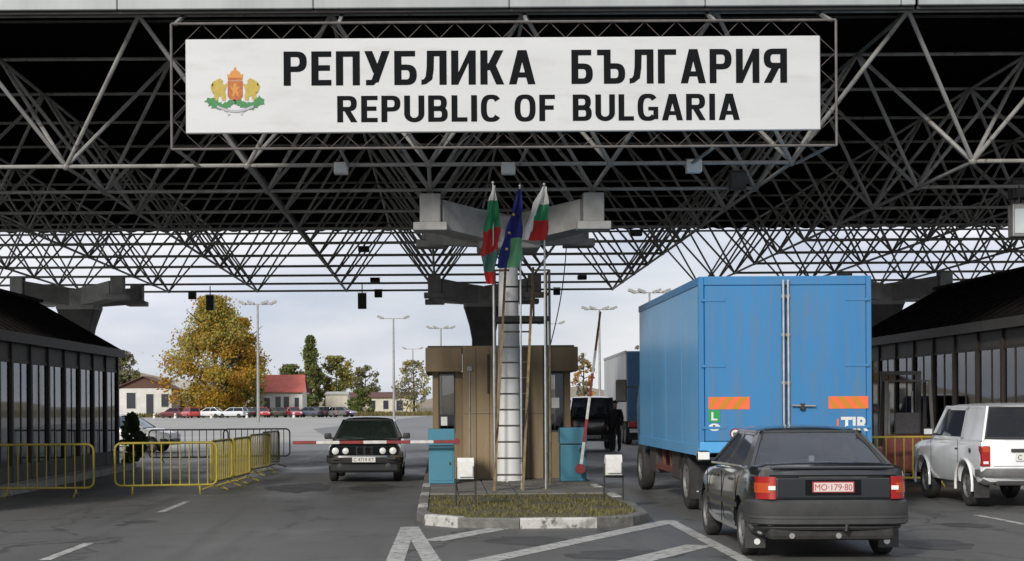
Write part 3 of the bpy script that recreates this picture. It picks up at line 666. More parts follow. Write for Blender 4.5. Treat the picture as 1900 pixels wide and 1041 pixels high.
# raised arm with red counterweight
p0, p1 = at(1077, 872, 30.6), at(1114, 578, 30.6); dr = (p1-p0); Lr = dr.length
ar2 = thing('boom_gate', 'raised red and white arm with red counterweight at blue cabinet', 'barrier arm', p0, 0, 'striped barrier arms'); ar2.rotation_euler = (0, math.atan2(dr.x, dr.z), 0)
k = 0; z = .1
while z < Lr-.02:
    z2 = min(z+.45, Lr); r_ = .031-.012*z/Lr
    if z < .8*Lr: MB().bbox(-r_, r_, -.022, .022, z, z2, b=.006, seg=1).build('white_band' if k % 2 == 0 else 'red_band', 'barrier_white' if k % 2 == 0 else 'barrier_red', ar2)
    else: MB().bbox(-r_, r_, -.022, .022, z, z2, b=.006, seg=1).build('tip_band', 'rusty', ar2)
    z = z2; k += 1
MB().lathe([(0, -.05), (.09, -.05), (.1, -.03), (.1, .03), (.09, .05), (0, .05)], Matrix.Translation((0, 0, .02)) @ Matrix.Rotation(pi/2, 4, 'X'), 20).build('counterweight', 'barrier_red', ar2, 40)
MB().tube((0, .02, .38), (0, .3, .38), .05, 12).build('pivot', 'black_metal', ar2, 40)

# floodlights on low stands
def ground_flood(px, D, label, hw):
    x = at(px, 900, D).x
    r = thing('ground_floodlight', label, 'floodlight', (x, D, .12), 0, 'floodlights on the grass')
    MB().tube((-.15, 0, 0), (-.15, 0, .4), .014, 8).build('leg', 'black_metal', r, 40); MB().tube((.15, 0, 0), (.15, 0, .4), .014, 8).build('leg', 'black_metal', r, 40)
    MB().bar((-.165, 0, .39), (.165, 0, .39), .03, .03).build('crossbar', 'black_metal', r); MB().bar((-.15, 0, .22), (.15, 0, .22), .02, .02).build('crossbar', 'black_metal', r)
    prof = []
    pts = [(-.10, .42), (.05, .40), (.13, .5), (.12, .66), (.04, .73), (-.06, .74), (-.12, .68)]      # (y, z) side outline of the curved hood
    m = MB(); m.prism([(-hw, yy, zz) for yy, zz in pts], (2*hw, 0, 0))
    o = m.build('lamp_housing', 'lamp_white', r, 35)
    MB().box(-hw+.02, hw-.02, -.128, -.122, .46, .64, Matrix.Rotation(.04, 4, 'X')).build('lens', 'lamp_white', r)
    for sx in (-1, 1): MB().bar((sx*(hw+.012), 0, .39), (sx*(hw+.012), 0, .6), .012, .03, (0, 1, 0)).build('bracket', 'black_metal', r)
ground_flood(864, 23.9, 'white floodlight on black legs at left of the grass', .125); ground_flood(1138, 24.9, 'white floodlight on black legs at right end of the grass', .13)

# ladder, platform
ld = thing('ladder', 'long rusty steel ladder leaning up to the platform before column', 'ladder', (0, 0, 0))
b0, b1 = gp(917, 912, .13), gp(970, 912, .13); D0 = b0.y; t0, t1 = at(938, 497, 29.6), at(989, 497, 29.6)
for a, b in ((b0, t0), (b1, t1)): MB().bar(a, b, .045, .06, (0, 1, 0)).build('rail', 'rusty', ld)
for i in range(1, 14):
    t = i/14.0*.98
    MB().tube(b0.lerp(t0, t), b1.lerp(t1, t), .016, 8).build('rung', 'black_metal', ld, 40)
M('frame_paint', (.17, .15, .10), (.10, .08, .05), scale=6, rough=.7)
pf = thing('platform', 'small railed steel service platform fixed in front of the column', 'platform', (0, 0, 0))
xa, xb = at(916, 585, 29.8).x, at(1021, 585, 29.8).x; za = at(960, 587, 29.8).z; zt = at(960, 502, 29.8).z
for i in range(5): MB().bbox(xa, xb, 29.75+i*.17, 29.9+i*.17, za-.03, za, b=.005, seg=1).build('deck_plank', 'rusty', pf)
MB().bar((xa, 29.73, za-.06), (xb, 29.73, za-.06), .05, .09).build('edge_beam', 'black_metal', pf); MB().bar((xa, 30.6, za-.06), (xb, 30.6, za-.06), .05, .09).build('edge_beam', 'black_metal', pf)
for (x, y, zz) in ((xa+.02, 29.73, zt), (xb-.02, 29.73, zt), (xa+.02, 30.6, zt), (xb-.02, 30.6, zt)):
    MB().tube((x, y, .13), (x, y, zz), .024, 8).build('post', 'frame_paint', pf, 40)
for z in (zt, (za+zt)/2):
    MB().tube((xb-.38, 29.73, z), (xb-.02, 29.73, z), .016, 8).build('handrail', 'rusty', pf, 40); MB().tube((xb-.02, 29.73, z), (xb-.02, 30.6, z), .016, 8).build('handrail', 'rusty', pf, 40); MB().tube((xa+.02, 29.73, z), (xa+.02, 30.6, z), .016, 8).build('handrail', 'rusty', pf, 40)
MB().tube((xa+.02, 29.73, zt), (xa+.30, 29.73, zt), .02, 8).build('handrail', 'rusty', pf, 40)
for x in (xb-.3,):
    MB().tube((x, 30.1, za), (x, 30.1, zt-.25), .02, 8).build('post', 'rusty', pf, 40)
for z in (.7, 1.4): MB().tube((xb-.02, 29.73, z), (xb-.02, 30.6, z), .014, 6).build('cross_tie', 'rusty', pf, 40)

# flagpoles with limp flags
def cloth(rows, colour, D, ncol, nfold, amp, ph):
    """rows of (photo y, left x, right x); colour(u, y) gives a material slot"""
    ys = []
    for i in range(len(rows)-1):
        (ya, la, ra), (yb, lb, rb) = rows[i], rows[i+1]; n = max(2, int((yb-ya)/4))
        for j in range(n): t = j/n; ys.append((ya+(yb-ya)*t, la+(lb-la)*t, ra+(rb-ra)*t))
    ys.append(rows[-1]); m = MB(); idx = []
    for r, (yy, l, rr) in enumerate(ys):
        row = []
        for c in range(ncol+1):
            u = c/ncol; f = sin(u*nfold*2*pi+ph+yy*.02)*amp*min(1, (rr-l)/20)
            p = at(l+(rr-l)*u+1.2*sin(yy*.13+u*9), yy, D); row.append(Vector((p.x, D+f, p.z)))
        idx.append(row)
    for r in range(len(idx)-1):
        for c in range(ncol):
            m.cur = colour((c+.5)/ncol, (ys[r][0]+ys[r+1][0])/2)
            m.add([idx[r][c], idx[r][c+1], idx[r+1][c+1], idx[r+1][c]], [(0, 1, 2, 3)])
    return m
FD = 28.0
def pole(px, ytop, label, rows, colour, mats, ph, D=FD):
    base = at(px, 900, D); topz = at(px, ytop, D).z
    r = thing('flagpole', label, 'flagpole', (base.x, D, .12), 0, 'flagpoles on the island')
    MB().tube((0, 0, 0), (0, 0, topz-.12), .022, 10, .016).build('pole', 'pole_metal', r, 40)
    MB().ball((0, 0, topz-.11), .03, sub=2).build('finial', 'pole_metal', r, 60)
    MB().bbox(-.07, .07, -.07, .07, 0, .03, b=.008, seg=1).build('base_plate', 'rusty', r)
    f = tag(cloth(rows, colour, D-.05, 14, 1.35, .06, ph).build('flag', mats, None, 60), label.split('|')[1] if '|' in label else None)
    f.parent = r; f.matrix_parent_inverse = Matrix.Translation((-base.x, -D, -.12)); return r, f
r, f = pole(918, 340, 'flagpole left of the ladder with limp white green red flag',
     [(344, 914, 919), (372, 907, 922), (400, 902, 927), (430, 897, 928), (468, 893, 923), (500, 896, 919), (527, 904, 916)],
     lambda u, y: 0 if y < 374 else 1 if y < 425-10*(u-.5) else 2 if y < 470-14*(u-.5) else 3 if y < 506 else 2, ['flag_white', 'flag_green', 'flag_red', 'flag_teal'], .4)
r, f = pole(968, 346, 'flagpole between the others with limp dark blue flag',
     [(350, 962, 968), (385, 952, 969), (420, 941, 969), (450, 932, 969), (475, 926, 969), (497, 921, 968)],
     lambda u, y: 1 if (y > 443 and u > .42+.0*(y-443)) else 0, ['flag_blue', 'flag_lime'], 2.0)
for (sx_, sy_) in ((953, 398), (945, 432), (940, 462)):
    c = at(sx_, sy_, FD-.16); pts = []
    for q in range(10):
        t = pi/2+2*pi*q/10; rr = .035 if q % 2 == 0 else .015; pts.append((c.x+rr*cos(t)-r.location.x, c.y-FD, c.z+rr*sin(t)-.12))
    st = MB().prism(pts, (0, .004, 0)).build('star', 'gold', r)
pole(1013, 343, 'flagpole right of the column with drooping white green red flag',
     [(346, 1006, 1015), (375, 991, 1017), (405, 981, 1018), (430, 974, 1016), (446, 971, 1014)],
     lambda u, y: 0 if (y < 379 or u < .38-.0025*(y-379)) else 1 if y < 408 else 2, ['flag_white', 'flag_green', 'flag_red'], 1.1)

# ================================================================== lamps under the canopies
def hang(px, py, D, wd, ht, zc, mat, label, grp='lamps hung below the canopies', ln=True):
    p = at(px, py, D)
    r = thing('canopy_lamp', label, 'lamp', p, 0, grp)
    MB().bbox(-wd/2, wd/2, -wd*.4, wd*.4, -ht/2, ht/2, b=.02).build('lamp_housing', mat, r)
    MB().bbox(-wd*.4, wd*.4, -wd*.42-.01, -wd*.4, -ht*.4, ht*.35, b=.004, seg=1).build('lens', 'lamp_glass' if mat != 'black_metal' else 'black_metal', r)
    zt_ = zc-p.z
    if zt_ > ht/2: MB().tube((0, 0, ht/2), (0, 0, zt_), .018, 8).build('stem', 'black_metal', r, 40)
    MB().bar((-wd*.55, 0, ht/2+.02), (wd*.55, 0, ht/2+.02), .03, .02).build('bracket', 'black_metal', r)
zl = lambda D: ZL-.004*(D-YF)
hang(633, 313, 26.7, .24, .2, 5.76, 'lamp_white', 'small pale floodlight under front truss, leftmost of three')
hang(943, 313, 26.7, .24, .2, 5.76, 'lamp_white', 'small pale floodlight under front truss above the middle flag')
hang(1287, 309, 26.7, .26, .22, 5.76, 'lamp_white', 'small pale floodlight under front truss, rightmost of three')
hang(1368, 336, 29.6, .3, .34, 5.7, 'black_metal', 'dark lamp box under the truss right of the sign')
hang(357, 549, 54.4, .27, .24, 5.66, 'black_metal', 'small black lamp above the yellow tree top')
hang(390, 562, 52.0, .26, .5, 5.66, 'black_metal', 'tall black lamp hanging before the yellow tree top')
hang(672, 559, 51.0, .28, .5, 5.66, 'black_metal', 'tall black lamp hanging over the exit lane')
hang(702, 545, 54.4, .27, .26, 5.66, 'black_metal', 'small black lamp beside the tall one over the exit lane')
hang(696, 520, 51.3, .32, .12, 5.66, 'black_metal', 'flat black lamp high in the rear truss left of kiosk')
hang(675, 463, 42.0, .3, .13, 5.70, 'black_metal', 'flat black lamp in the truss left of column head')
hang(1033, 541, 54.4, .24, .24, 5.66, 'black_metal', 'small black lamp just right of the platform')
hang(1080, 515, 51.3, .3, .14, 5.66, 'black_metal', 'flat black lamp in the rear truss right of the flags')
hang(1180, 433, 39.0, .3, .13, 5.72, 'black_metal', 'flat black lamp below roof edge right of column head')
hang(1893, 352, 30.0, .38, .36, 5.75, 'black_metal', 'dark lamp box at the right picture edge')
hang(1891, 410, 29.6, .34, .62, 5.75, 'grey_metal', 'grey box hanging under the dark lamp at right edge')
# thin cable
m = MB(); pts = [at(1052+(-32)*t+6*sin(t*pi), 440+205*t, 33.0) for t in [i/14 for i in range(15)]]; 
tag(m.path(pts, .012, 5).build('cable', 'black_metal', None, 60), 'thin black cable hanging from canopy to the kiosk roof', 'cable')

# ================================================================== crowd barriers
def crowd_barrier_mesh(Lb):
    m = MB(); r = .023; c = .12; z0, z1 = .18, .98; pts = []
    for cx, cz, a0 in ((Lb/2-c, z1-c, 0), (-Lb/2+c, z1-c, pi/2), (-Lb/2+c, z0+c, pi), (Lb/2-c, z0+c, 1.5*pi)):
        for i in range(5): a = a0+i*pi/8; pts.append((cx+c*cos(a), 0, cz+c*sin(a)))
    pts.append(pts[0]); m.path(pts, r, 8); return m.mesh('frame', 'yellow', 50)
BARM = {}
def crowd_barrier(x, y, rz, label, Lb=1.9, mat=None):
    r = thing('crowd_barrier', label, 'barrier', (x, y, 0), rz, 'steel crowd barriers')
    if Lb not in BARM:
        BARM[Lb] = (crowd_barrier_mesh(Lb), MB().tube((0, 0, .18), (0, 0, .98), .013, 6).mesh('bar', 'yellow', 50),
                    MB().path([(0, -.26, .02), (0, -.2, .05), (0, -.03, .1), (0, 0, .18), (0, .03, .1), (0, .2, .05), (0, .26, .02)], .016, 6).mesh('foot', 'yellow', 50))
    a, b, c = BARM[Lb]
    os_ = [put('frame', a, r)]
    nb = 11
    for i in range(1, nb): os_.append(put('bar', b, r, (-Lb/2+Lb*i/nb, 0, 0)))
    for sx in (-1, 1): os_.append(put('foot', c, r, (sx*Lb*.33, 0, 0)))
    if mat:
        for o in os_: o.material_slots[0].link = 'OBJECT'; o.material_slots[0].material = MATS[mat]
    return r
crowd_barrier(-7.35, 28.75, radians(2), 'yellow crowd barrier at the left picture edge')
crowd_barrier(-5.2, 29.55, radians(10), 'yellow crowd barrier with rounded corners facing the road, second from left')
crowd_barrier(-4.42, 31.5, radians(86), 'yellow crowd barrier seen end on, nearest of the receding row', 2.0)
crowd_barrier(-4.30, 33.7, radians(87), 'yellow crowd barrier seen end on, second of the receding row', 2.0)
crowd_barrier(-4.35, 37.6, radians(83), 'yellow crowd barrier seen end on, third of the receding row', 2.0)
crowd_barrier(-4.5, 41.4, radians(84), 'yellow crowd barrier seen end on, farthest of the receding row', 2.0)
M('barrier_grey', (.24, .24, .23), (.15, .15, .14), scale=7, rough=.5)
crowd_barrier(-7.35, 45.5, radians(1), 'grey crowd barrier far back beside the white car', 2.3, 'barrier_grey')
crowd_barrier(-5.45, 46.2, radians(2), 'grey crowd barrier far back crossing the receding yellow row', 1.95, 'barrier_grey')
crowd_barrier(9.15, 30.6, radians(-3), 'yellow crowd barrier between the blue truck and white car')
# ================================================================== vehicles
def ring_pts(y, zb, zd, wd, cr=.03, ybow=0.0):
    """closed cross-section of the lower body; ybow pushes the centre outwards at the two ends"""
    h = [(0, zb), (.55, zb), (.80, zb), (.93, zb+.05), (.985, zb+.17), (1.0, zb+.52*(zd-zb)), (.985, zd-.2*(zd-zb)), (.96, zd-.055), (.915, zd-.012), (.80, zd+.25*cr), (.45, zd+.85*cr), (0, zd+cr)]
    hs = [Vector((f*wd, y-ybow*f*f*abs(f), z)) for f, z in h]
    return hs+[Vector((-p.x, p.y, p.z)) for p in hs[-2:0:-1]]
def boolean_cut(me, cuts):
    o = bpy.data.objects.new('tmp', me); COL.objects.link(o)
    c = bpy.data.objects.new('cut', cuts); COL.objects.link(c)
    md = o.modifiers.new('b', 'BOOLEAN'); md.operation = 'DIFFERENCE'; md.object = c; md.solver = 'EXACT'
    r = evaluated(o); bpy.data.objects.remove(o); bpy.data.objects.remove(c)
    return r
WH = {}
def wheel(parent, x, y, r, wd, rim='rim_steel', rr=.64, nm='wheel', slots=True):
    key = (round(r, 3), round(wd, 3), rim, rr)
    if key not in WH:
        hw = wd/2; R = Matrix.Rotation(pi/2, 4, 'Y')
        ty = MB().lathe([(r*rr, -hw*.9), (r*.86, -hw), (r*.96, -hw*.8), (r, -hw*.5), (r, hw*.5), (r*.96, hw*.8), (r*.86, hw), (r*rr, hw*.9)], R, 28).mesh('tyre', 'rubber', 35)
        rm = MB(); rm.lathe([(r*rr, -hw*.9), (r*rr*.95, -hw*.55), (r*rr*.7, -hw*.5), (r*rr*.32, -hw*.85), (r*.1, -hw*.9), (.001, -hw*.88)], R, 28); rm.lathe([(r*rr, hw*.9), (r*rr*.95, hw*.55), (r*rr*.7, hw*.5), (r*rr*.32, hw*.85), (r*.1, hw*.9), (.001, hw*.88)], R, 28)
        rm = rm.mesh('rim', rim, 35)
        hl = MB()
        for k in range(10):
            a = 2*pi*k/10
            for sx in (-1, 1): hl.ball((sx*hw*.56, r*rr*.8*cos(a), r*rr*.8*sin(a)), (.012, r*.055, r*.055), sub=1)
        WH[key] = (ty, rm, hl.mesh('rim_hole', 'rubber', 60))
    ty, rm, hl = WH[key]
    t = put(nm, ty, parent, (x, y, r)); q = put('rim', rm, t); put('rim_hole_ring', hl, q) if False else None
    put('rim_holes', hl, t); return t
def mirror_pts(pts): return [Vector((-p.x, p.y, p.z)) for p in pts]
def car(name, label, cat, loc, rz, sp, group=None):
    """local frame: y=0 rear bumper, +y forward"""
    root = thing(name, label, cat, loc, rz, group)
    st = sp['st']; bodym = sp['paint']
    m = MB(); m.loft([ring_pts(*s) for s in st]); me = m.mesh('body', bodym, 40)
    cut = MB()
    W = max(s[3] for s in st)
    for yw in (sp['yr'], sp['yf']):
        for sx in (-1, 1): cut.tube((sx*(W-.30), yw, sp['r']*1.0), (sx*(W+.3), yw, sp['r']*1.0), sp['r']*sp.get('arch', 1.2), 28)
    me2 = boolean_cut(me, cut.mesh('c', bodym))
    me2.name = 'body'; me2.materials.clear(); me2.materials.append(MATS[bodym])
    me2.polygons.foreach_set('use_smooth', [True]*len(me2.polygons)); me2.set_sharp_from_angle(angle=radians(32))
    body = put('body', me2, root)
    for yw in (sp['yr'], sp['yf']):
        for sx in (-1, 1):
            MB().tube((sx*(W-.295), yw, sp['r']), (sx*(W-.06), yw, sp['r']), sp['r']*sp.get('arch', 1.2)-.004, 28).build('arch_liner', 'rubber', body, 40) if False else None
            wheel(root, sx*(W-sp.get('inset', .13)), yw, sp['r'], sp.get('tw', .18), sp.get('rim', 'rim_steel'), sp.get('rr', .64))
    # greenhouse
    zb, zr, wb, wr = sp['belt'], sp['roof'], sp['wb'], sp['wr']
    def g(sx, y, z, off=0.0): return Vector((sx*(wb+(wr-wb)*(z-zb)/(zr-zb)+off), y, z))
    for sx in (-1, 1):
        cab = MB()
        for poly in sp['plates']: cab.prism([g(sx, y, z) for y, z in poly], (-sx*.035, 0, 0))
        cab.build('pillars', bodym, root)
        for poly in sp['glass']:
            MB().prism([g(sx, y, z, -.012) for y, z in poly], (-sx*.005, 0, 0)).build('side_window', sp.get('gm', 'glass_car'), root)
    (fy0, fz0), (fy1, fz1) = sp['ws']; (ry0, rz0), (ry1, rz1) = sp['rs']
    def screen(nm, y0, z0, y1, z1, inset, gm, bow):
        wa, wb_ = g(1, y0, z0).x-inset, g(1, y1, z1).x-inset
        rings = []
        for t in (0, .5, 1):
            row = []
            for u in (-1, -.6, 0, .6, 1):
                yy = y0+(y1-y0)*t; zz = z0+(z1-z0)*t; ww = wa+(wb_-wa)*t; row.append(Vector((u*ww, yy+bow*(1-u*u), zz+.012*sin(t*pi))))
            rings.append(row)
        MB().loft(rings, caps=False, closed=False).build(nm, gm, root, 60)
        fr_ = MB()
        for sx in (-1, 1): fr_.bar(rings[0][0 if sx < 0 else 4], rings[2][0 if sx < 0 else 4], .05, .035, (0, 1, 0))
        for row in (rings[0], rings[2]): fr_.path([p+Vector((0, 0, 0)) for p in row], .016, 6)
        fr_.build(nm+'_frame', sp.get('seal', 'trim'), root)
    screen('windscreen', fy0, fz0, fy1, fz1, .035, sp.get('gf', sp.get('gm', 'glass_car')), .05)
    screen('rear_window', ry0, rz0, ry1, rz1, .035, sp.get('gr', sp.get('gm', 'glass_car')), -.04)
    # roof skin
    rings = []; n = 9
    for i in range(n):
        t = i/(n-1); y = ry1+(fy1-ry1)*t; e = 4*t*(1-t); ze = zr+.012+.0*e; row = []
        edge = wr+.006
        hh = [(edge-.02, -.045), (edge, -.02), (edge-.03, .012), (edge*.8, .03+.012*e), (edge*.4, .04+.02*e), (0, .042+.022*e)]
        drop = -.03*(1-min(1, e*3))
        pts = [Vector((a, y, ze+b+drop*(1 if b > 0 else 0))) for a, b in hh]; low = [Vector((edge-.06, y, ze-.045)), Vector((0, y, ze-.02))]
        half = [low[1], low[0]]+pts; rings.append(half+[Vector((-p.x, p.y, p.z)) for p in half[-2:0:-1]])
    MB().loft(rings).build('roof', bodym, root, 40)
    # cabin
    ys0, ys1 = ry0+.15, fy0-.2; fl = sp.get('floor', .35)
    for sx in (-1, 1):
        yS = (ys0+ys1)/2+.12
        s_ = MB().bbox(sx*.36-.23, sx*.36+.23, yS-.42, yS-.25, fl, zb+.12, b=.05).build('seat', 'seat_cloth', root); MB().bbox(sx*.36-.12, sx*.36+.12, yS-.42, yS-.32, zb+.14, zb+.34, b=.04).build('headrest', 'seat_cloth', s_)
    MB().bbox(-.6, .6, ys0, ys0+.16, fl, zb+.06, b=.05).build('rear_bench', 'seat_cloth', root)
    MB().bbox(-wb+.12, wb-.12, fy0-.32, fy0+.05, zb-.2, zb+.02, b=.05).build('dashboard', 'trim', root)
    R = Matrix.Translation((-.36, fy0-.42, zb+.02)) @ Matrix.Rotation(radians(65), 4, 'X')
    m = MB(); m.path([R @ Vector((.18*cos(2*pi*k/16), .18*sin(2*pi*k/16), 0)) for k in range(17)], .014, 6); m.build('steering_wheel', 'trim', root, 60)
    return root, body
def wrap_bumper(root, nm, W, y_end, side_len, z0, z1, thick, mat, sgn, bow=.06, corner=.16, rub=None):
    """bumper bent round the car end: sgn -1 = at the rear (towards -y)"""
    path = []
    c_ = corner*1.9
    half = [(-W-.01, side_len), (-W-.01, c_), (-W+.012, c_*.66), (-W+.07, c_*.36), (-W+.18, c_*.16), (-W+.36, .022), (-W*.3, .004)]
    for x, yy in half+[(0, 0)]+[(-x, yy) for x, yy in half[::-1]]:
        path.append(Vector((x, y_end-sgn*(yy)+(-0), 0)))
    rings = []
    for i, p in enumerate(path):
        d = (path[min(i+1, len(path)-1)]-path[max(i-1, 0)]).normalized(); nr = Vector((d.y, -d.x, 0))
        if sgn > 0: nr = -nr
        inn = p-nr*thick; hz = z1-z0
        rings.append([inn+Vector((0, 0, z0)), p-nr*.02+Vector((0, 0, z0)), p+Vector((0, 0, z0+.03)), p+Vector((0, 0, z1-.03)), p-nr*.025+Vector((0, 0, z1)), inn+Vector((0, 0, z1))])
    return MB().loft(rings).build(nm, mat, root, 35)
def mirrors(root, wb, y, z, mat):
    for sx in (-1, 1):
        a = MB().bbox(sx*(wb+.05)-.0 if sx > 0 else sx*(wb+.05)-.16, sx*(wb+.05)+.16 if sx > 0 else sx*(wb+.05), y-.05, y+.06, z-.02, z+.11, b=.03).build('mirror', mat, root, 35)
        MB().bbox(min(sx*(wb-.03), sx*(wb+.07)), max(sx*(wb-.03), sx*(wb+.07)), y-.02, y+.03, z-.02, z+.02, b=.008, seg=1).build('mirror_arm', mat, a)
        x0 = sx*(wb+.13); MB().bbox(x0-.07, x0+.07, y-.054, y-.049, z, z+.09, b=.002, seg=1).build('mirror_glass', 'lens_clear', a)
def plate(root, x, y, z, wd, ht, txt, face, ink='ink', rz=0, nm='number_plate', rim=None):
    e = MB().bbox(x-wd/2, x+wd/2, y-.006, y+.006, z-ht/2, z+ht/2, b=.004, seg=1).build(nm, face, root)
    if txt:
        if rz: t = text(txt, 'lettering', e, ink, (x+wd*.44, y+.0075, z-ht*.32), wd*.88, ht*.64, .0, (0, 0, pi))
        else: t = text(txt, 'lettering', e, ink, (x-wd*.44, y-.0075, z-ht*.32), wd*.88, ht*.64, .0)
    return e
# ---------------- dark sedan in front (rear view)
V = dict(st=[(0.0, .40, .90, .74, .0, -.13), (.03, .36, .975, .785, .015, -.11), (.15, .30, 1.005, .815, .03, -.07), (.45, .24, 1.01, .84, .035), (.8, .2, .995, .85, .03), (1.5, .19, .955, .852, .02), (2.2, .19, .93, .852, .02), (2.9, .19, .91, .85, .03), (3.4, .2, .875, .845, .045), (3.9, .24, .80, .82, .05, .05), (4.2, .30, .72, .77, .04, .18), (4.32, .36, .64, .70, .02, .22)],
         paint='car_black', yr=.86, yf=3.46, r=.30, belt=.95, roof=1.345, wb=.79, wr=.57, tw=.185, inset=.125,
         ws=((3.05, .95), (2.38, 1.345)), rs=((.62, 1.0), (1.16, 1.345)),
         plates=[[(.50, .96), (.92, .96), (1.22, 1.3), (1.36, 1.36), (1.10, 1.36)], [(1.90, .93), (2.02, .93), (1.96, 1.33), (1.88, 1.33)], [(2.92, .93), (3.10, .93), (2.40, 1.36), (2.30, 1.33)], [(1.10, 1.31), (2.42, 1.31), (2.38, 1.36), (1.06, 1.36)], [(.9, .925), (3.05, .925), (3.0, .965), (.9, .965)]],
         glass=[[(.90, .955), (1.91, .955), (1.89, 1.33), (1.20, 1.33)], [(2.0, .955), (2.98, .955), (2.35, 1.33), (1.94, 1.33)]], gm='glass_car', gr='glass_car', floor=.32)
vec, vb = car('sedan_car', 'dark sedan seen from behind with red number plate, behind blue truck', 'car', (4.11, 16.4, 0), radians(-1.0), V)
M('bumper_grey', (.028, .029, .03), (.042, .042, .042), scale=5, rough=.65)
wrap_bumper(vec, 'rear_bumper', .835, -.04, .62, .385, .65, .09, 'bumper_grey', -1)
wrap_bumper(vec, 'front_bumper', .80, 4.36, .5, .28, .56, .09, 'bumper_grey', 1)
wrap_bumper(vec, 'bumper_strip', .84, -.052, .55, .455, .485, .03, 'trim', -1)
MB().bbox(-.66, .66, .06, .3, .22, .365, b=.05).build('rear_valance', 'rubber', vec)
wrap_bumper(vec, 'bumper_lip', .78, .0, .5, .335, .384, .08, 'trim', -1)
wrap_bumper(vec, 'bumper_strip', .838, -.048, .55, .42, .43, .03, 'trim', -1)
for sx in (-1, 1):
    plan = [(.60, -.012), (.67, .0), (.735, .05), (.785, .14), (.79, .25), (.64, .25), (.60, .08)]
    tl = MB().prism([(sx*x, y, .66) for x, y in plan], (0, 0, .235)).build('tail_lamp', 'lens_red', vec, 40)
    MB().prism([(sx*x, y, .725) for x, y in [(.655, -.011), (.675, -.006), (.742, .046), (.792, .138), (.796, .24), (.62, .2)]], (0, 0, .105)).build('indicator_lens', 'lens_amber', tl, 40)
    x0 = sx*.605; MB().bbox(min(x0, x0+sx*.075), max(x0, x0+sx*.075), -.022, -.006, .755, .80, b=.003, seg=1).build('reverse_lens', 'lens_clear', tl)
    # mud flap
    MB().box(sx*.72-.11, sx*.72+.11, .54, .548, .10, .33).build('mud_flap', 'trim', vec)
    MB().lathe([(0, -.006), (.034, -.006), (.034, .006), (0, .006)], Matrix.Translation((sx*.70, .533, .17)) @ Matrix.Rotation(pi/2, 4, 'X'), 14).build('reflector', 'lens_clear', vec)
MB().bbox(-.597, .597, -.01, .06, .665, .885, b=.015).build('tail_panel', 'car_black', vec)
MB().bbox(-.30, .30, -.0125, .03, .69, .87, b=.01, seg=1).build('plate_recess', 'ink', vec)
plate(vec, 0, -.016, .785, .44, .115, None, 'plate_red'); MB().bbox(-.205, .205, -.0255, -.023, .738, .832, b=.002, seg=1).build('plate_face', 'plate_pink', vec)
text('MO·179·80', 'lettering', vec, 'plate_red', (-.195, -.0265, .752), .39, .066, .0)
MB().bbox(-.66, .66, -.006, .03, .90, .912, b=.003, seg=1).build('lid_gap', 'ink', vec)
MB().bbox(-.64, .64, -.004, .10, .972, 1.002, b=.012).build('lid_lip', 'car_black', vec)
MB().bbox(-.36, .36, -.012, .0, .875, .895, b=.004, seg=1).build('plate_garnish', 'trim', vec)
for x in (-.42, .07): MB().tube((x, .05, .27), (x, .4, .27), .03, 12).build('exhaust_pipe', 'grey_metal', vec, 40)
MB().path([(0.12, .1, .33), (.12, -.06, .34), (.12, -.09, .40)], .016, 8).build('tow_bar', 'chrome', vec, 40)
mirrors(vec, .80, 2.85, .98, 'car_black')
for sx in (-1, 1):
    MB().box(sx*.853-.006, sx*.853+.006, .98, 3.08, .52, .57).build('side_moulding', 'trim', vec)
    for yy in (1.28, 2.32): MB().bbox(sx*.845-.012, sx*.845+.012, yy, yy+.2, .80, .83, b=.006, seg=1).build('door_handle', 'trim', vec)
for sx in (-1, 1):
    for yy, z1 in ((1.02, .93), (1.96, .93), (3.02, .90)): MB().box(sx*.851-.004, sx*.851+.004, yy, yy+.008, .30, z1-.05).build('door_gap', 'ink', vec)
    MB().bar((sx*.80, .95, .975), (sx*.80, 3.0, .945), .012, .02).build('window_trim', 'chrome', vec)
MB().bbox(-.03, .03, 1.0, 1.06, 1.0, 1.08, b=.01).build('shelf_box', 'lamp_white', vec)
# cardboard box on shelf at left of the rear window
# ---------------- black coupe-like saloon at the lowered barrier (front view)
Bm = dict(st=[(0.05, .45, .80, .68, .0), (.12, .36, .90, .78, .02), (.5, .24, .93, .815, .03), (1.0, .2, .93, .822, .02), (1.8, .19, .92, .825, .02), (2.5, .19, .91, .825, .02), (2.95, .2, .90, .822, .03), (3.6, .22, .865, .815, .035), (4.0, .26, .83, .80, .03), (4.18, .30, .80, .78, .02), (4.22, .34, .78, .775, .0)],
          paint='car_bmw', yr=.95, yf=3.45, r=.295, belt=.91, roof=1.33, wb=.755, wr=.575, tw=.185, inset=.125,
          ws=((2.95, .91), (2.35, 1.33)), rs=((.75, .93), (1.25, 1.33)),
          plates=[[(.66, .90), (1.05, .90), (1.28, 1.3), (1.4, 1.345), (1.2, 1.345)], [(1.80, .88), (1.9, .88), (1.86, 1.31), (1.80, 1.31)], [(2.85, .88), (3.0, .88), (2.38, 1.345), (2.28, 1.31)], [(1.2, 1.295), (2.4, 1.295), (2.36, 1.345), (1.18, 1.345)], [(.9, .885), (2.95, .885), (2.9, .92), (.9, .92)]],
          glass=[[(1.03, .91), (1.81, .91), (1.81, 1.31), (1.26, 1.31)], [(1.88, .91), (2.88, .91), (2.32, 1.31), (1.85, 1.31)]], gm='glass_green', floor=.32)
bmw, _ = car('sedan_car', 'black saloon with four round headlamps stopped at the lowered barrier', 'car', (-1.66, 37.9, 0), pi, Bm)
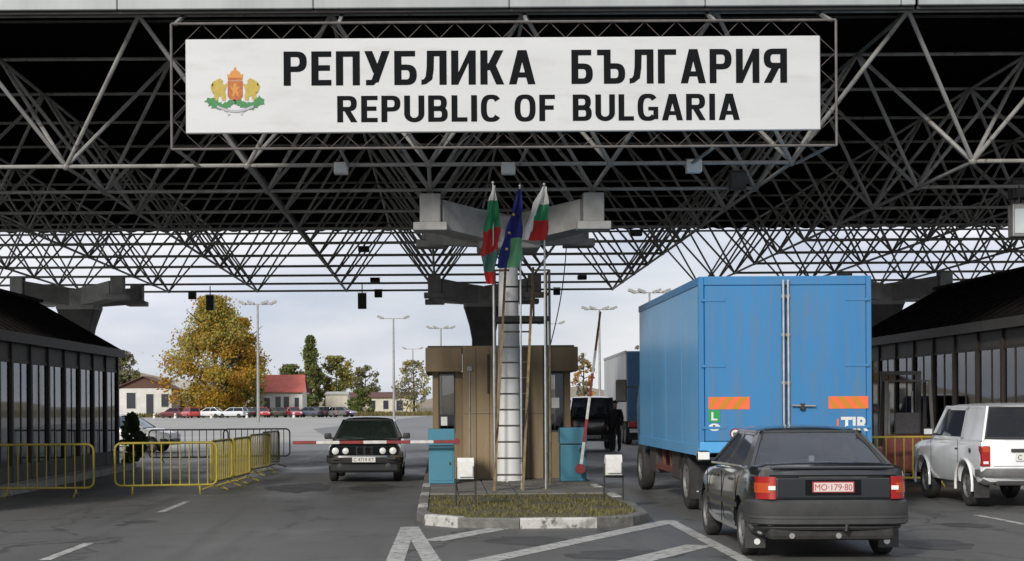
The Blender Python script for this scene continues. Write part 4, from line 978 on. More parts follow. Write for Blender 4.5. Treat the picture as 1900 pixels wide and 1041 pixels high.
for sx in (-1, 1):
    for xx, rr in ((.62, .085), (.40, .078)):
        R = Matrix.Translation((sx*xx, 4.235, .685)) @ Matrix.Rotation(-pi/2, 4, 'X')
        h = MB().lathe([(rr, -.03), (rr, .008), (rr*.9, .014)], R, 20).build('headlamp', 'chrome', bmw, 40); MB().lathe([(rr*.88, .006), (rr*.6, .02), (0.001, .026)], R, 20).build('lens', 'lens_clear', h, 60)
    kx = sx*.085
    kg = MB().bbox(kx-.07, kx+.07, 4.225, 4.262, .60, .78, b=.02).build('grille_kidney', 'chrome', bmw); MB().bbox(kx-.058, kx+.058, 4.25, 4.268, .615, .765, b=.012).build('grille_mesh', 'ink', kg)
    MB().bbox(min(sx*.18, sx*.74), max(sx*.18, sx*.74), 4.22, 4.236, .595, .775, b=.01, seg=1).build('grille_panel', 'ink', bmw)
    R = Matrix.Translation((sx*.52, 4.30, .36)) @ Matrix.Rotation(-pi/2, 4, 'X'); MB().lathe([(.06, -.02), (.06, .008), (.001, .014)], R, 16).build('fog_lamp', 'trim', bmw, 40)
    MB().bbox(min(sx*.5, sx*.68), max(sx*.5, sx*.68), 4.335, 4.35, .50, .545, b=.006, seg=1).build('indicator', 'trim', bmw)
wrap_bumper(bmw, 'front_bumper', .815, 4.345, .55, .42, .585, .1, 'rubber', 1); MB().bbox(-.76, .76, 4.15, 4.30, .22, .42, b=.05).build('front_valance', 'car_bmw', bmw)
wrap_bumper(bmw, 'rear_bumper', .80, -.05, .5, .40, .58, .09, 'trim', -1)
wrap_bumper(bmw, 'bumper_trim', .82, 4.352, .4, .555, .575, .03, 'chrome', 1)
plate(bmw, 0, 4.36, .50, .50, .115, 'C 4719 KT', 'plate_white', rz=1); mirrors(bmw, .755, 2.72, .93, 'trim')
for sx in (-1, 1): MB().bar((sx*.05, 2.98, .915), (sx*.05+.5, 2.88, .965), .012, .02).build('wiper', 'trim', bmw)
# ---------------- white boxy off-roader at right (rear three-quarter view)
Nv = dict(st=[(0.0, .46, 1.02, .775, .0), (.03, .42, 1.09, .80, .0), (.2, .36, 1.10, .81, .0), (.7, .34, 1.10, .822, .0), (1.5, .33, 1.08, .825, .0), (2.35, .33, 1.06, .825, .01), (2.6, .33, 1.045, .82, .03), (3.2, .36, 1.01, .80, .04), (3.55, .42, .97, .79, .03), (3.62, .5, .93, .775, .0)],
          paint='car_white', yr=.72, yf=2.92, r=.345, belt=1.07, roof=1.575, wb=.775, wr=.665, tw=.19, inset=.14, arch=1.17, seal='trim',
          ws=((2.52, 1.07), (2.08, 1.575)), rs=((.03, 1.10), (.16, 1.575)),
          plates=[[(.0, 1.06), (.98, 1.06), (1.0, 1.60), (.13, 1.60)], [(1.98, 1.06), (2.06, 1.06), (1.98, 1.56), (1.92, 1.56)] if False else [(1.5, 1.06), (1.54, 1.06), (1.52, 1.56), (1.48, 1.56)] if False else [(.95, 1.06), (1.04, 1.06), (1.06, 1.56), (.97, 1.56)], [(2.45, 1.06), (2.58, 1.06), (2.12, 1.60), (2.02, 1.56)], [(.9, 1.53), (2.12, 1.53), (2.10, 1.60), (.9, 1.60)], [(.9, 1.045), (2.5, 1.045), (2.45, 1.10), (.9, 1.10)]],
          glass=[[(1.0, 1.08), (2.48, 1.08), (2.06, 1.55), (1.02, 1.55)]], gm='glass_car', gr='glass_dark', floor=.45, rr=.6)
niv, _ = car('offroad_car', 'white boxy off-roader at right edge seen from behind', 'car', (9.17, 24.25, 0), radians(-.5), Nv)
for sx in (-1, 1):
    MB().bar((sx*.722, 1.86, 1.1), (sx*.69, 1.84, 1.55), .03, .045, (1, 0, 0)).build('vent_window_bar', 'trim', niv)
    a, b = sorted((sx*.655, sx*.795)); tl = MB().bbox(a, b, -.03, .12, .66, .98, b=.015).build('tail_lamp', 'lens_red', niv); MB().bbox(a+.02, b-.02, -.034, -.03, .885, .965, b=.003, seg=1).build('indicator_lens', 'lens_amber', tl); MB().bbox(a+.03, b-.03, -.034, -.03, .70, .74, b=.003, seg=1).build('reverse_lens', 'lens_clear', tl)
    # wide rear pillar across to the rear window
    MB().bbox(min(sx*.62, sx*.755), max(sx*.62, sx*.755), .045, .10, 1.09, 1.55, b=.01, seg=1).build('rear_pillar', 'car_white', niv) if False else None
    MB().box(sx*.69-.12, sx*.69+.12, .28, .288, .16, .48).build('mud_flap', 'rubber', niv)
    MB().bbox(sx*.822-.01, sx*.822+.012, 1.06, 1.16, .90, .925, b=.004, seg=1).build('door_handle', 'trim', niv)
    MB().lathe([(.001, .004), (.035, .004), (.035, -.01)], Matrix.Translation((sx*.826, .45, .9)) @ Matrix.Rotation(sx*pi/2, 4, 'Y'), 14).build('fuel_cap', 'trim', niv) if sx < 0 else None
    # flared arch lips
    for yw in (.72, 2.92):
        pts = [Vector((sx*.83, yw+.41*cos(a), .345+.41*sin(a))) for a in [radians(-12+204*k/16) for k in range(17)]]
        MB().path(pts, .022, 6).build('arch_lip', 'car_white', niv, 60)
    MB().box(sx*.826-.003, sx*.826+.003, 1.03, 1.036, .42, 1.06).build('door_gap', 'trim', niv); MB().box(sx*.826-.003, sx*.826+.003, 2.44, 2.446, .42, 1.06).build('door_gap', 'trim', niv)
M('bumper_alu', (.2, .2, .2), (.14, .14, .14), scale=5, rough=.5, metal=.3)
wrap_bumper(niv, 'rear_bumper', .80, -.09, .34, .49, .63, .07, 'bumper_alu', -1, corner=.1); wrap_bumper(niv, 'front_bumper', .80, 3.70, .4, .46, .60, .07, 'bumper_alu', 1, corner=.1)
MB().bbox(-.55, .55, .02, .16, .36, .47, b=.02).build('rear_valance', 'trim', niv)
MB().bbox(-.33, .33, -.04, .0, .885, .935, b=.01).build('plate_lamp_bar', 'trim', niv); plate(niv, 0, -.018, .80, .52, .115, 'C 5408 HA', 'plate_white')
MB().bbox(-.60, .60, -.008, .0, .66, .666, b=.002, seg=1).build('tailgate_gap', 'trim', niv)
mirrors(niv, .775, 2.38, 1.12, 'trim')
mm = MB(); mm.bbox(-.58, .58, .02, .09, 1.45, 1.56, b=.02); 
# ---------------- blue box truck
TX, TY = 5.03, 22.8
tr = thing('box_truck', 'bright blue box truck seen from behind with striped reflectors', 'truck', (TX, TY, 0))
TW, TL, TZ0, TZ1 = 1.25, 6.9, .96, 3.52
bd = MB().bbox(-TW, TW, .06, TL, TZ0-.01, TZ1-.005, b=.015, seg=1).build('box_body', 'truck_side', tr)
for sx in (-1, 1):
    a, b = sorted((sx*(TW-.07), sx*(TW+.012))); MB().bbox(a, b, -.0, .09, TZ0+.05, TZ1, b=.012, seg=1).build('corner_post', 'truck_blue', tr)
    a, b = sorted((sx*TW, sx*(TW+.014))); MB().box(a, b, .09, TL, TZ1-.12, TZ1-.01).build('top_rail', 'truck_blue', tr); MB().box(a, b, .09, TL, TZ0-.06, TZ0+.10).build('bottom_rail', 'truck_side', tr)
    for i in range(1, 4): MB().box(sx*TW+min(0, sx*.002), sx*TW+max(0, sx*.002), i*TL/4-.008, i*TL/4+.008, TZ0+.10, TZ1-.12).build('side_seam', 'truck_side', tr)
    a, b = sorted((sx*(TW-.075), sx*.045))
    d = MB().bbox(a, b, -.018, .055, TZ0+.15, TZ1-.14, b=.012, seg=1).build('rear_door', 'truck_blue', tr)
    for z in (TZ0+.35, TZ0+1.25, TZ1-.35):
        hx = sx*(TW-.08); h0, h1 = sorted((hx+sx*.06, hx-sx*.30)); MB().bbox(h0, h1, -.026, -.016, z-.02, z+.02, b=.006, seg=1).build('hinge', 'truck_blue', d)
    MB().tube((sx*.035, -.045, TZ0+.08), (sx*.035, -.045, TZ1-.06), .018, 10).build('lock_rod', 'pole_metal', tr, 40)
    for z in (TZ0+.3, TZ0+1.0, TZ0+1.7, TZ1-.3): MB().bbox(sx*.035-.03, sx*.035+.03, -.05, -.018, z-.025, z+.025, b=.006, seg=1).build('rod_bracket', 'grey_metal', tr)
MB().bbox(-TW+.07, TW-.07, -.01, .06, TZ1-.135, TZ1, b=.012, seg=1).build('header', 'truck_blue', tr); MB().bbox(-TW-.005, TW+.005, -.01, .06, TZ0-.02, TZ0+.145, b=.012, seg=1).build('rear_sill', 'truck_side', tr)
for x0, x1 in ((.08, .42),): 
    hd = MB().tube((x0, -.06, 1.63), (x1, -.06, 1.62), .014, 8).build('door_handle', 'grey_metal', tr, 40); MB().bbox(.2, .27, -.075, -.018, 1.56, 1.66, b=.01, seg=1).build('latch', 'black_metal', hd)
def reflector(xa, xb, lean):
    z0, z1 = TZ0+.62, TZ0+.80; w_ = xb-xa; n = 3; r = tag(put('reflector_strip', MB().box(xa, xb, -.021, -.018, z0, z1).mesh('reflector_strip', 'stripe_orange'), tr))
    for i in range(n):
        c = xa+w_*(i+.25)/n; s_ = lean*(z1-z0)*.8; hw = w_/n*.26; lo_, hi_ = [], []
        q = [(c-hw-s_/2, z0), (c+hw-s_/2, z0), (c+hw+s_/2, z1), (c-hw+s_/2, z1)]
        MB().prism([(min(max(x, xa), xb), -.0225, z) for x, z in q], (0, .001, 0)).build('stripe', 'stripe_amber', r)
reflector(-1.13, -.53, 1); reflector(.62, 1.20, -1)
MB().bbox(-1.13, -.96, -.022, -.018, TZ0+.43, TZ0+.61, b=.002, seg=1).build('letter_plate', 'sticker_green', tr); text('L', 'lettering', tr, 'plate_white', (-1.09, -.0235, TZ0+.46), .09, .12, .03)
def disc(nm, x, z, rx, rz_, mat, y, par): return MB().prism([(x+rx*cos(2*pi*k/20), y, z+rz_*sin(2*pi*k/20)) for k in range(20)], (0, .003, 0)).build(nm, mat, par)
o_ = disc('oval_sticker', -1.045, TZ0+.36, .085, .055, 'plate_white', -.022, tr); text('B', 'lettering', o_, 'ink', (-1.065, -.0235, TZ0+.33), .04, .06, .03)
o_ = disc('round_sticker', -.74, TZ0+.26, .085, .085, 'barrier_red', -.022, tr); disc('sticker_face', -.74, TZ0+.26, .062, .062, 'plate_white', -.0235, o_); text('80', 'lettering', o_, 'ink', (-.775, -.0245, TZ0+.235), .07, .05, .03)
o_ = disc('round_sticker', -.52, TZ0+.26, .085, .085, 'barrier_red', -.022, tr); disc('sticker_face', -.52, TZ0+.26, .062, .062, 'plate_white', -.0235, o_); text('60', 'lettering', o_, 'ink', (-.555, -.0245, TZ0+.235), .07, .05, .03)
text('TIR', 'lettering', tr, 'plate_white', (.80, -.0205, TZ0+.29), .40, .21, .035); MB().box(.74, .765, -.021, -.0185, TZ0+.37, TZ0+.47).build('small_sticker', 'stripe_orange', tr)
for sx in (-1, 1): MB().box(sx*.42-.04, sx*.42+.04, .2, TL+2, .78, .98).build('chassis_rail', 'chassis', tr)
for yy in (.3, 2.8, 4.6, 6.2): MB().box(-.9, .9, yy, yy+.08, .85, 1.06).build('cross_member', 'chassis', tr)
ub = MB().bbox(-1.12, 1.12, .1, .2, .42, .56, b=.01, seg=1).build('underrun_bar', 'chassis_red', tr)
for sx in (-1, 1):
    MB().bbox(sx*.7-.05, sx*.7+.05, .12, .22, .5, .96, b=.01, seg=1).build('bumper_bracket', 'chassis_red', tr)
    lp = MB().bbox(sx*.92-.2, sx*.92+.2, .05, .1, .57, .70, b=.01, seg=1).build('tail_lamp', 'lens_red', tr); MB().bbox(sx*1.05-.05, sx*1.05+.05, .042, .05, .585, .685, b=.004, seg=1).build('indicator_lens', 'lens_amber', lp)
    for yw, dual in ((1.9, 1), (6.95+.6, 0)):
        wheel(tr, sx*1.05, yw, .47, .25, 'rim_steel', .62)
        if dual: wheel(tr, sx*.76, yw, .47, .25, 'rim_steel', .62)
    pts = [(1.9+.56*cos(a), .47+.56*sin(a)) for a in [radians(15+150*k/10) for k in range(11)]]
    MB().loft([[Vector((sx*.62, y, z)), Vector((sx*1.2, y, z)), Vector((sx*1.2, y, z+.02)), Vector((sx*.62, y, z+.02))] for y, z in pts]).build('mudguard', 'rubber', tr, 40)
    mf = MB().box(sx*.92-.27, sx*.92+.27, 1.28, 1.29, .2, .72).build('mud_flap', 'rubber', tr); text('TIR', 'lettering', mf, 'plate_white', (sx*.92-.18, 1.277, .24), .36, .08, .02)
    for yy in (2.9, 3.8, 4.7): MB().bbox(sx*1.1-.03, sx*1.1+.03, yy, yy+.06, .5, 1.05, b=.005, seg=1).build('side_post', 'chassis_red', tr)
    MB().bbox(sx*1.13-.02, sx*1.13+.02, 2.7, 5.4, .5, .6, b=.006, seg=1).build('side_guard', 'chassis_red', tr)
MB().bbox(-.55, .25, 3.2, 4.2, .45, .85, b=.05).build('fuel_tank', 'chassis', tr)
for yy in (2.55, 5.35): MB().bbox(-1.16, -.5, yy, yy+.85, .42, .9, b=.03).build('tool_locker', 'chassis', tr)
cb = MB(); cb.loft([[Vector((x, yy, z)) for x, z in ((-1.08, .8), (1.08, .8), (1.12, 1.6), (1.0, 2.55), (-1.0, 2.55), (-1.12, 1.6))] for yy in (TL+.18, TL+1.5)]+[[Vector((x, TL+1.85, z)) for x, z in ((-1.05, .8), (1.05, .8), (1.08, 1.6), (.95, 2.45), (-.95, 2.45), (-1.08, 1.6))]]); cb.build('cab', 'truck_dark', tr)
ma = MB().bbox(-1.52, -1.30, TL+1.6, TL+1.7, 1.7, 2.15, b=.03).build('mirror', 'black_metal', tr); MB().tube((-1.1, TL+1.6, 2.0), (-1.4, TL+1.65, 2.0), .015, 6).build('mirror_arm', 'black_metal', ma)
# ---------------- second truck ahead, white side and dark blue rear
M('trailer_white', (.42, .43, .42), (.33, .34, .33), scale=.8, rough=.5, stretch=(1, 1, .3))
t2 = thing('box_truck', 'distant truck with white side and dark blue rear beyond kiosk', 'truck', (8.6, 62, 0))
MB().bbox(-1.25, 1.25, 0, 11, .95, 3.75, b=.02, seg=1).build('trailer_box', 'trailer_white', t2)
MB().bbox(-1.2, 1.2, -.05, 0, 1.0, 3.72, b=.02, seg=1).build('rear_door', 'truck_dark', t2); MB().tube((0, -.08, 1.0), (0, -.08, 3.7), .03, 8).build('lock_rod', 'grey_metal', t2)
MB().box(-1.27, -1.24, -.03, 11, 3.66, 3.77).build('top_rail', 'grey_metal', t2)
dd = MB().bbox(-.15, .15, -.32, -.02, 1.0, 3.2, b=.02, seg=1).build('folded_door', 'truck_blue', t2) if False else None
for sx in (-1, 1):
    MB().bbox(sx*.95-.22, sx*.95+.22, -.07, .0, .72, .92, b=.01, seg=1).build('tail_lamp', 'lens_red', t2); MB().box(sx*.8-.3, sx*.8+.3, .6, .62, .2, .9).build('mud_flap', 'rubber', t2)
    for yw in (1.4, 2.7, 9.6): wheel(t2, sx*1.05, yw, .5, .28)
MB().bbox(-1.1, 1.1, -.02, .08, .5, .66, b=.01, seg=1).build('underrun_bar', 'plate_white', t2)
MB().box(-1.0, 1.0, .1, 10.8, .7, .95).build('chassis_frame', 'chassis', t2)
t2.rotation_euler.z = radians(-1.5)
# ---------------- dark van with raised tailgate
Sv = dict(st=[(0.0, .5, 1.12, .78, .0), (.04, .42, 1.22, .83, .0), (.4, .34, 1.24, .86, .0), (1.5, .32, 1.22, .865, .0), (2.6, .32, 1.20, .865, .01), (3.2, .34, 1.14, .85, .04), (4.0, .4, 1.0, .82, .03), (4.2, .5, .86, .77, .0)],
          paint='car_bmw', yr=.8, yf=3.3, r=.35, belt=1.2, roof=1.86, wb=.815, wr=.70, tw=.21, inset=.14,
          ws=((3.1, 1.2), (2.5, 1.86)), rs=((.05, 1.22), (.16, 1.86)),
          plates=[[(.0, 1.19), (.22, 1.19), (.32, 1.88), (.12, 1.88)], [(1.3, 1.19), (1.4, 1.19), (1.4, 1.85), (1.3, 1.85)], [(3.0, 1.19), (3.12, 1.19), (2.52, 1.88), (2.42, 1.85)], [(.12, 1.80), (2.52, 1.80), (2.5, 1.88), (.12, 1.88)], [(0, 1.17), (3.1, 1.17), (3.05, 1.23), (0, 1.23)]],
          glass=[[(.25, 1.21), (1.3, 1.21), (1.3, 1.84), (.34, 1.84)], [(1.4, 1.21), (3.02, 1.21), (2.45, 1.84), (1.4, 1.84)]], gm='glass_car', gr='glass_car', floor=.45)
sv, _ = car('offroad_car', 'tall black off-roader seen from behind beyond the kiosk', 'car', (5.3, 54.5, 0), radians(-2), Sv)
for sx in (-1, 1): MB().bbox(sx*.74-.06, sx*.74+.06, -.02, .05, .8, 1.08, b=.01, seg=1).build('tail_lamp', 'lens_red', sv)
MB().bbox(-.62, .62, -.012, .0, .62, .63, b=.002, seg=1).build('tailgate_gap', 'trim', sv)
MB().bbox(-.8, .8, -.09, .08, .42, .6, b=.04).build('rear_bumper', 'trim', sv); plate(sv, 0, -.1, .51, .52, .115, 'CA 2630', 'plate_white')
# ---------------- white hatchback beside the left building
Hw = dict(Nv); Hw.update(paint='car_white', st=[(0.0, .4, .82, .72, .0), (.06, .3, .9, .77, .0), (.5, .22, .92, .80, .0), (2.4, .2, .90, .80, .02), (3.2, .24, .82, .78, .04), (3.7, .32, .7, .72, .02)], yr=.65, yf=3.0, r=.28, belt=.89, roof=1.36, wb=.75, wr=.58, tw=.17, inset=.12, arch=1.2,
          ws=((2.75, .89), (2.05, 1.36)), rs=((.1, .92), (.5, 1.36)),
          plates=[[(.05, .88), (.6, .88), (.75, 1.37), (.45, 1.37)], [(1.35, .88), (1.43, .88), (1.43, 1.35), (1.35, 1.35)], [(2.66, .88), (2.78, .88), (2.08, 1.37), (1.98, 1.35)], [(.45, 1.32), (2.08, 1.32), (2.05, 1.37), (.45, 1.37)], [(.05, .87), (2.7, .87), (2.66, .91), (.05, .91)]],
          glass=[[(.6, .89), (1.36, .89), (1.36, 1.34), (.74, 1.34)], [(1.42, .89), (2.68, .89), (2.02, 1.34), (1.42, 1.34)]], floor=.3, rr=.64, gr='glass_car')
hw, _ = car('hatchback_car', 'white hatchback parked beyond the left glazed building', 'car', (-13.3, 57, 0), radians(-97), Hw)
wrap_bumper(hw, 'front_bumper', .78, 3.78, .4, .28, .5, .08, 'trim', 1)
for sx in (-1, 1): MB().bbox(sx*.55-.14, sx*.55+.14, 3.66, 3.72, .55, .68, b=.02).build('headlamp', 'lens_clear', hw)
# ---------------- forklift by the right building
fk = thing('forklift', 'red forklift with tall black mast before the right building', 'forklift', (9.4, 31.2, 0), radians(-10))
bdy = MB(); bdy.bbox(-.5, .5, 0, .75, .25, 1.0, b=.08); bdy.build('counterweight', 'chassis_red', fk)
MB().bbox(-.5, .5, .75, 1.7, .25, .75, b=.04).build('body', 'barrier_red', fk); MB().bbox(-.25, .25, .7, 1.15, .9, 1.05, b=.04).build('seat', 'seat_cloth', fk); MB().bbox(-.25, .25, .66, .78, 1.0, 1.45, b=.04).build('seat_back', 'seat_cloth', fk)
for sx in (-1, 1):
    MB().bar((sx*.46, .45, .95), (sx*.42, .6, 2.1), .06, .06).build('guard_post', 'black_metal', fk); MB().bar((sx*.46, 1.65, .7), (sx*.42, 1.35, 2.1), .06, .06).build('guard_post', 'black_metal', fk)
    mr = MB().bbox(sx*.36-.05, sx*.36+.05, 1.85, 1.97, .1, 2.3, b=.01, seg=1).build('mast_rail', 'black_metal', fk); MB().tube((sx*.24, 1.9, .2), (sx*.24, 1.9, 1.9), .025, 10).build('lift_cylinder', 'pole_metal', fk, 40)
    MB().bbox(sx*.25-.06, sx*.25+.06, 2.05, 3.1, .08, .12, b=.01, seg=1).build('fork', 'black_metal', fk)
    wheel(fk, sx*.48, .35, .24, .18); wheel(fk, sx*.48, 1.55, .32, .2)
for i in range(6): MB().bar((-.42, .6+i*.15, 2.1), (.42, .6+i*.15, 2.1), .03, .03).build('guard_bar', 'black_metal', fk)
MB().bar((-.42, 1.91, 2.28), (.42, 1.91, 2.28), .06, .08).build('mast_head', 'black_metal', fk); MB().bar((-.42, 1.95, .6), (.42, 1.95, .6), .05, .1).build('carriage', 'black_metal', fk)
MB().path([Vector((.16*cos(2*pi*k/12), 1.35+.05*sin(2*pi*k/12), 1.15+.15*sin(2*pi*k/12))) for k in range(13)], .015, 6).build('steering_wheel', 'black_metal', fk)
# ================================================================== people
M('cloth_black', (.014, .014, .016), (.024, .024, .026), scale=8, rough=.9); M('skin', (.42, .25, .18), rough=.6); M('hair', (.02, .015, .012), rough=.8); M('cloth_dark', (.03, .032, .04), (.02, .02, .025), scale=8, rough=.9)
def skin_mesh(verts, edges, rad, root_i, mats, matfun, sub=2):
    me = bpy.data.meshes.new('p'); me.from_pydata(verts, edges, []); o = bpy.data.objects.new('p', me); COL.objects.link(o)
    md = o.modifiers.new('s', 'SKIN'); md.use_smooth_shade = True
    for i, r in enumerate(rad):
        sv_ = me.skin_vertices[0].data[i]; sv_.radius = r if hasattr(r, '__len__') else (r, r); sv_.use_root = (i == root_i)
    o.modifiers.new('u', 'SUBSURF').levels = sub
    r = evaluated(o); bpy.data.objects.remove(o); r.materials.clear()
    for m in mats: r.materials.append(MATS[m])
    for p in r.polygons: p.material_index = matfun(p.center); p.use_smooth = True
    return r
def fingers(mb, wrist, d, side, s=1.0):
    d = Vector(d).normalized(); fw = Vector((0, 1, 0)); fw = (fw-d*fw.dot(d)).normalized(); b = d.cross(fw)
    palm = wrist+d*.05; mb.ball((0, 0, 0), (.02, .042, .05), Matrix.Translation(palm) @ Matrix((b.to_4d(), fw.to_4d(), d.to_4d(), (0, 0, 0, 1))).transposed().to_4x4() if False else Matrix.Translation(palm))
    for k, ln in enumerate((.07, .08, .075, .06)):
        a = wrist+d*.085+fw*(.028-.019*k); mb.path([a, a+d*ln*.55, a+d*ln-b*side*.012], .009, 6, [.0095, .009, .006])
    a = wrist+d*.03+fw*.035; mb.path([a, a+fw*.03+d*.025, a+fw*.035+d*.055], .01, 6, [.011, .01, .007])
def standing(x, y, rz, label):
    r = thing('person', label, 'person', (x, y, 0), rz)
    v = [(0, 0, .98), (0, 0, 1.18), (0, .01, 1.38), (0, .01, 1.47), (0, .02, 1.56), (0, .03, 1.66), (0, .03, 1.74),
         (.10, 0, .92), (.12, .03, .50), (.13, 0, .10), (.14, .14, .04), (-.10, 0, .92), (-.12, -.03, .50), (-.13, -.04, .10), (-.14, .10, .04),
         (.19, 0, 1.42), (.25, -.02, 1.14), (.24, .1, .9), (-.19, 0, 1.42), (-.26, -.01, 1.14), (-.25, .1, .9)]
    e = [(0, 1), (1, 2), (2, 3), (3, 4), (4, 5), (5, 6), (0, 7), (7, 8), (8, 9), (9, 10), (0, 11), (11, 12), (12, 13), (13, 14), (2, 15), (15, 16), (16, 17), (2, 18), (18, 19), (19, 20)]
    rd = [(.17, .12), (.165, .12), (.18, .12), (.07, .07), (.065, .065), (.085, .1), (.06, .07), .1, .075, .06, .045, .1, .075, .06, .045, .07, .058, .04, .07, .058, .04]
    b = put('body', skin_mesh(v, e, rd, 0, ['cloth_black', 'skin'], lambda c: 1 if c.z > 1.49 else 0), r)
    h = MB()
    for sx, w_ in ((1, (.24, .1, .88)), (-1, (-.25, .1, .88))): fingers(h, Vector(w_), (0, .15, -1), sx)
    h.build('hands', 'skin', r, 60)
    MB().ball((0, .01, 1.705), (.088, .10, .085), sub=3).build('hair', 'hair', r, 60)
    m = MB(); m.ball((0, .135, 1.64), (.016, .025, .022), sub=1); m.build('nose', 'skin', r, 60)
    return r
standing(6.03, 54.0, radians(150), 'person in black clothes standing beside the tall black off-roader')
def seated(loc, rz, label, zs):
    r = thing('person', label, 'person', loc, rz, 'people seated in cars')
    v = [(0, 0, .08), (0, -.04, .3), (0, -.06, .5), (0, -.05, .59), (0, -.03, .67), (0, -.02, .77), (0, -.02, .84), (.1, .1, .1), (.12, .5, .12), (-.1, .1, .1), (-.12, .5, .12), (.19, -.04, .52), (.23, .1, .3), (.15, .38, .36), (-.19, -.04, .52), (-.23, .1, .3), (-.15, .38, .36)]
    e = [(0, 1), (1, 2), (2, 3), (3, 4), (4, 5), (5, 6), (0, 7), (7, 8), (0, 9), (9, 10), (2, 11), (11, 12), (12, 13), (2, 14), (14, 15), (15, 16)]
    rd = [(.17, .13), (.16, .12), (.18, .11), .07, .062, (.08, .095), (.06, .07), .09, .08, .09, .08, .07, .055, .038, .07, .055, .038]
    put('body', skin_mesh(v, e, rd, 0, ['cloth_dark', 'skin'], lambda c: 1 if (c.z > .6 or c.y > .34 and c.z > .25) else 0), r)
    h = MB(); fingers(h, Vector((.15, .38, .36)), (-.2, .9, .2), 1, .8); fingers(h, Vector((-.15, .38, .36)), (.2, .9, .2), -1, .8); h.build('hands', 'skin', r, 60)
    MB().ball((0, -.05, .81), (.1, .105, .09), sub=3).build('hair', 'hair', r, 60); MB().ball((0, .085, .75), (.015, .022, .02), sub=1).build('nose', 'skin', r, 60)
bc = lambda x, y: Vector((-1.66-x, 37.9-y, 0))
seated(bc(-.36, 1.62)+Vector((0, 0, .37)), pi, 'driver in dark clothes behind the black saloon windscreen', 0); seated(bc(.36, 1.62)+Vector((0, 0, .36)), pi, 'front passenger in dark clothes in the black saloon', 0)
q = Matrix.Translation((4.11, 16.4, 0)) @ Matrix.Rotation(radians(-1.0), 4, 'Z') @ Vector((-.36, 1.78, .36)); seated(q, radians(-1.0), 'driver of the dark sedan seen through its rear window', 0)
q = Matrix.Translation((4.11, 16.4, 0)) @ Matrix.Rotation(radians(-1.0), 4, 'Z') @ Vector((.36, 1.78, .36)); seated(q, radians(-1.0), 'front passenger of the dark sedan seen through its rear window', 0)
# ================================================================== background
def masts():
    spec = [(478, 560, 157, 4, 'tall lamp mast with four heads beside the yellow tree'), (730, 587, 183, 2, 'tall lamp mast with two heads left of the kiosk'), (766, 645, 284, 2, 'small far lamp mast just left of the kiosk'),
            (818, 606, 206, 4, 'far lamp mast rising right behind the kiosk roof'), (1112, 570, 166, 4, 'lamp mast with four heads above the raised barrier arm'), (1205, 538, 140, 4, 'nearest lamp mast with four heads behind the blue truck'), (1020, 597, 195, 2, 'thin lamp mast seen through the platform railing')]
    for px, yt, D, nh, lab in spec:
        t = at(px, yt, D); r = thing('lamp_mast', lab, 'lamp mast', (t.x, D, 0), 0, 'tall lamp masts beyond the canopy'); z = t.z
        MB().tube((0, 0, 0), (0, 0, z-.3), .17, 10, .09).build('mast', 'grey_metal', r, 40)
        hs = (-1, 1) if nh == 2 else (-1, -.45, .45, 1); w_ = 1.55
        MB().bar((-w_, 0, z-.25), (w_, 0, z-.25), .09, .09).build('crossarm', 'grey_metal', r)
        for h in hs:
            s_ = 1 if h > 0 else -1; c = Vector((h*w_, 0, z-.1)); m = MB(); Mx = Matrix.Translation(c) @ Matrix.Rotation(-s_*.35, 4, 'Y')
            m.box(-.36, .36, -.28, .28, -.12, .13, Mx); m.build('lamp_head', 'grey_metal', r)
masts()
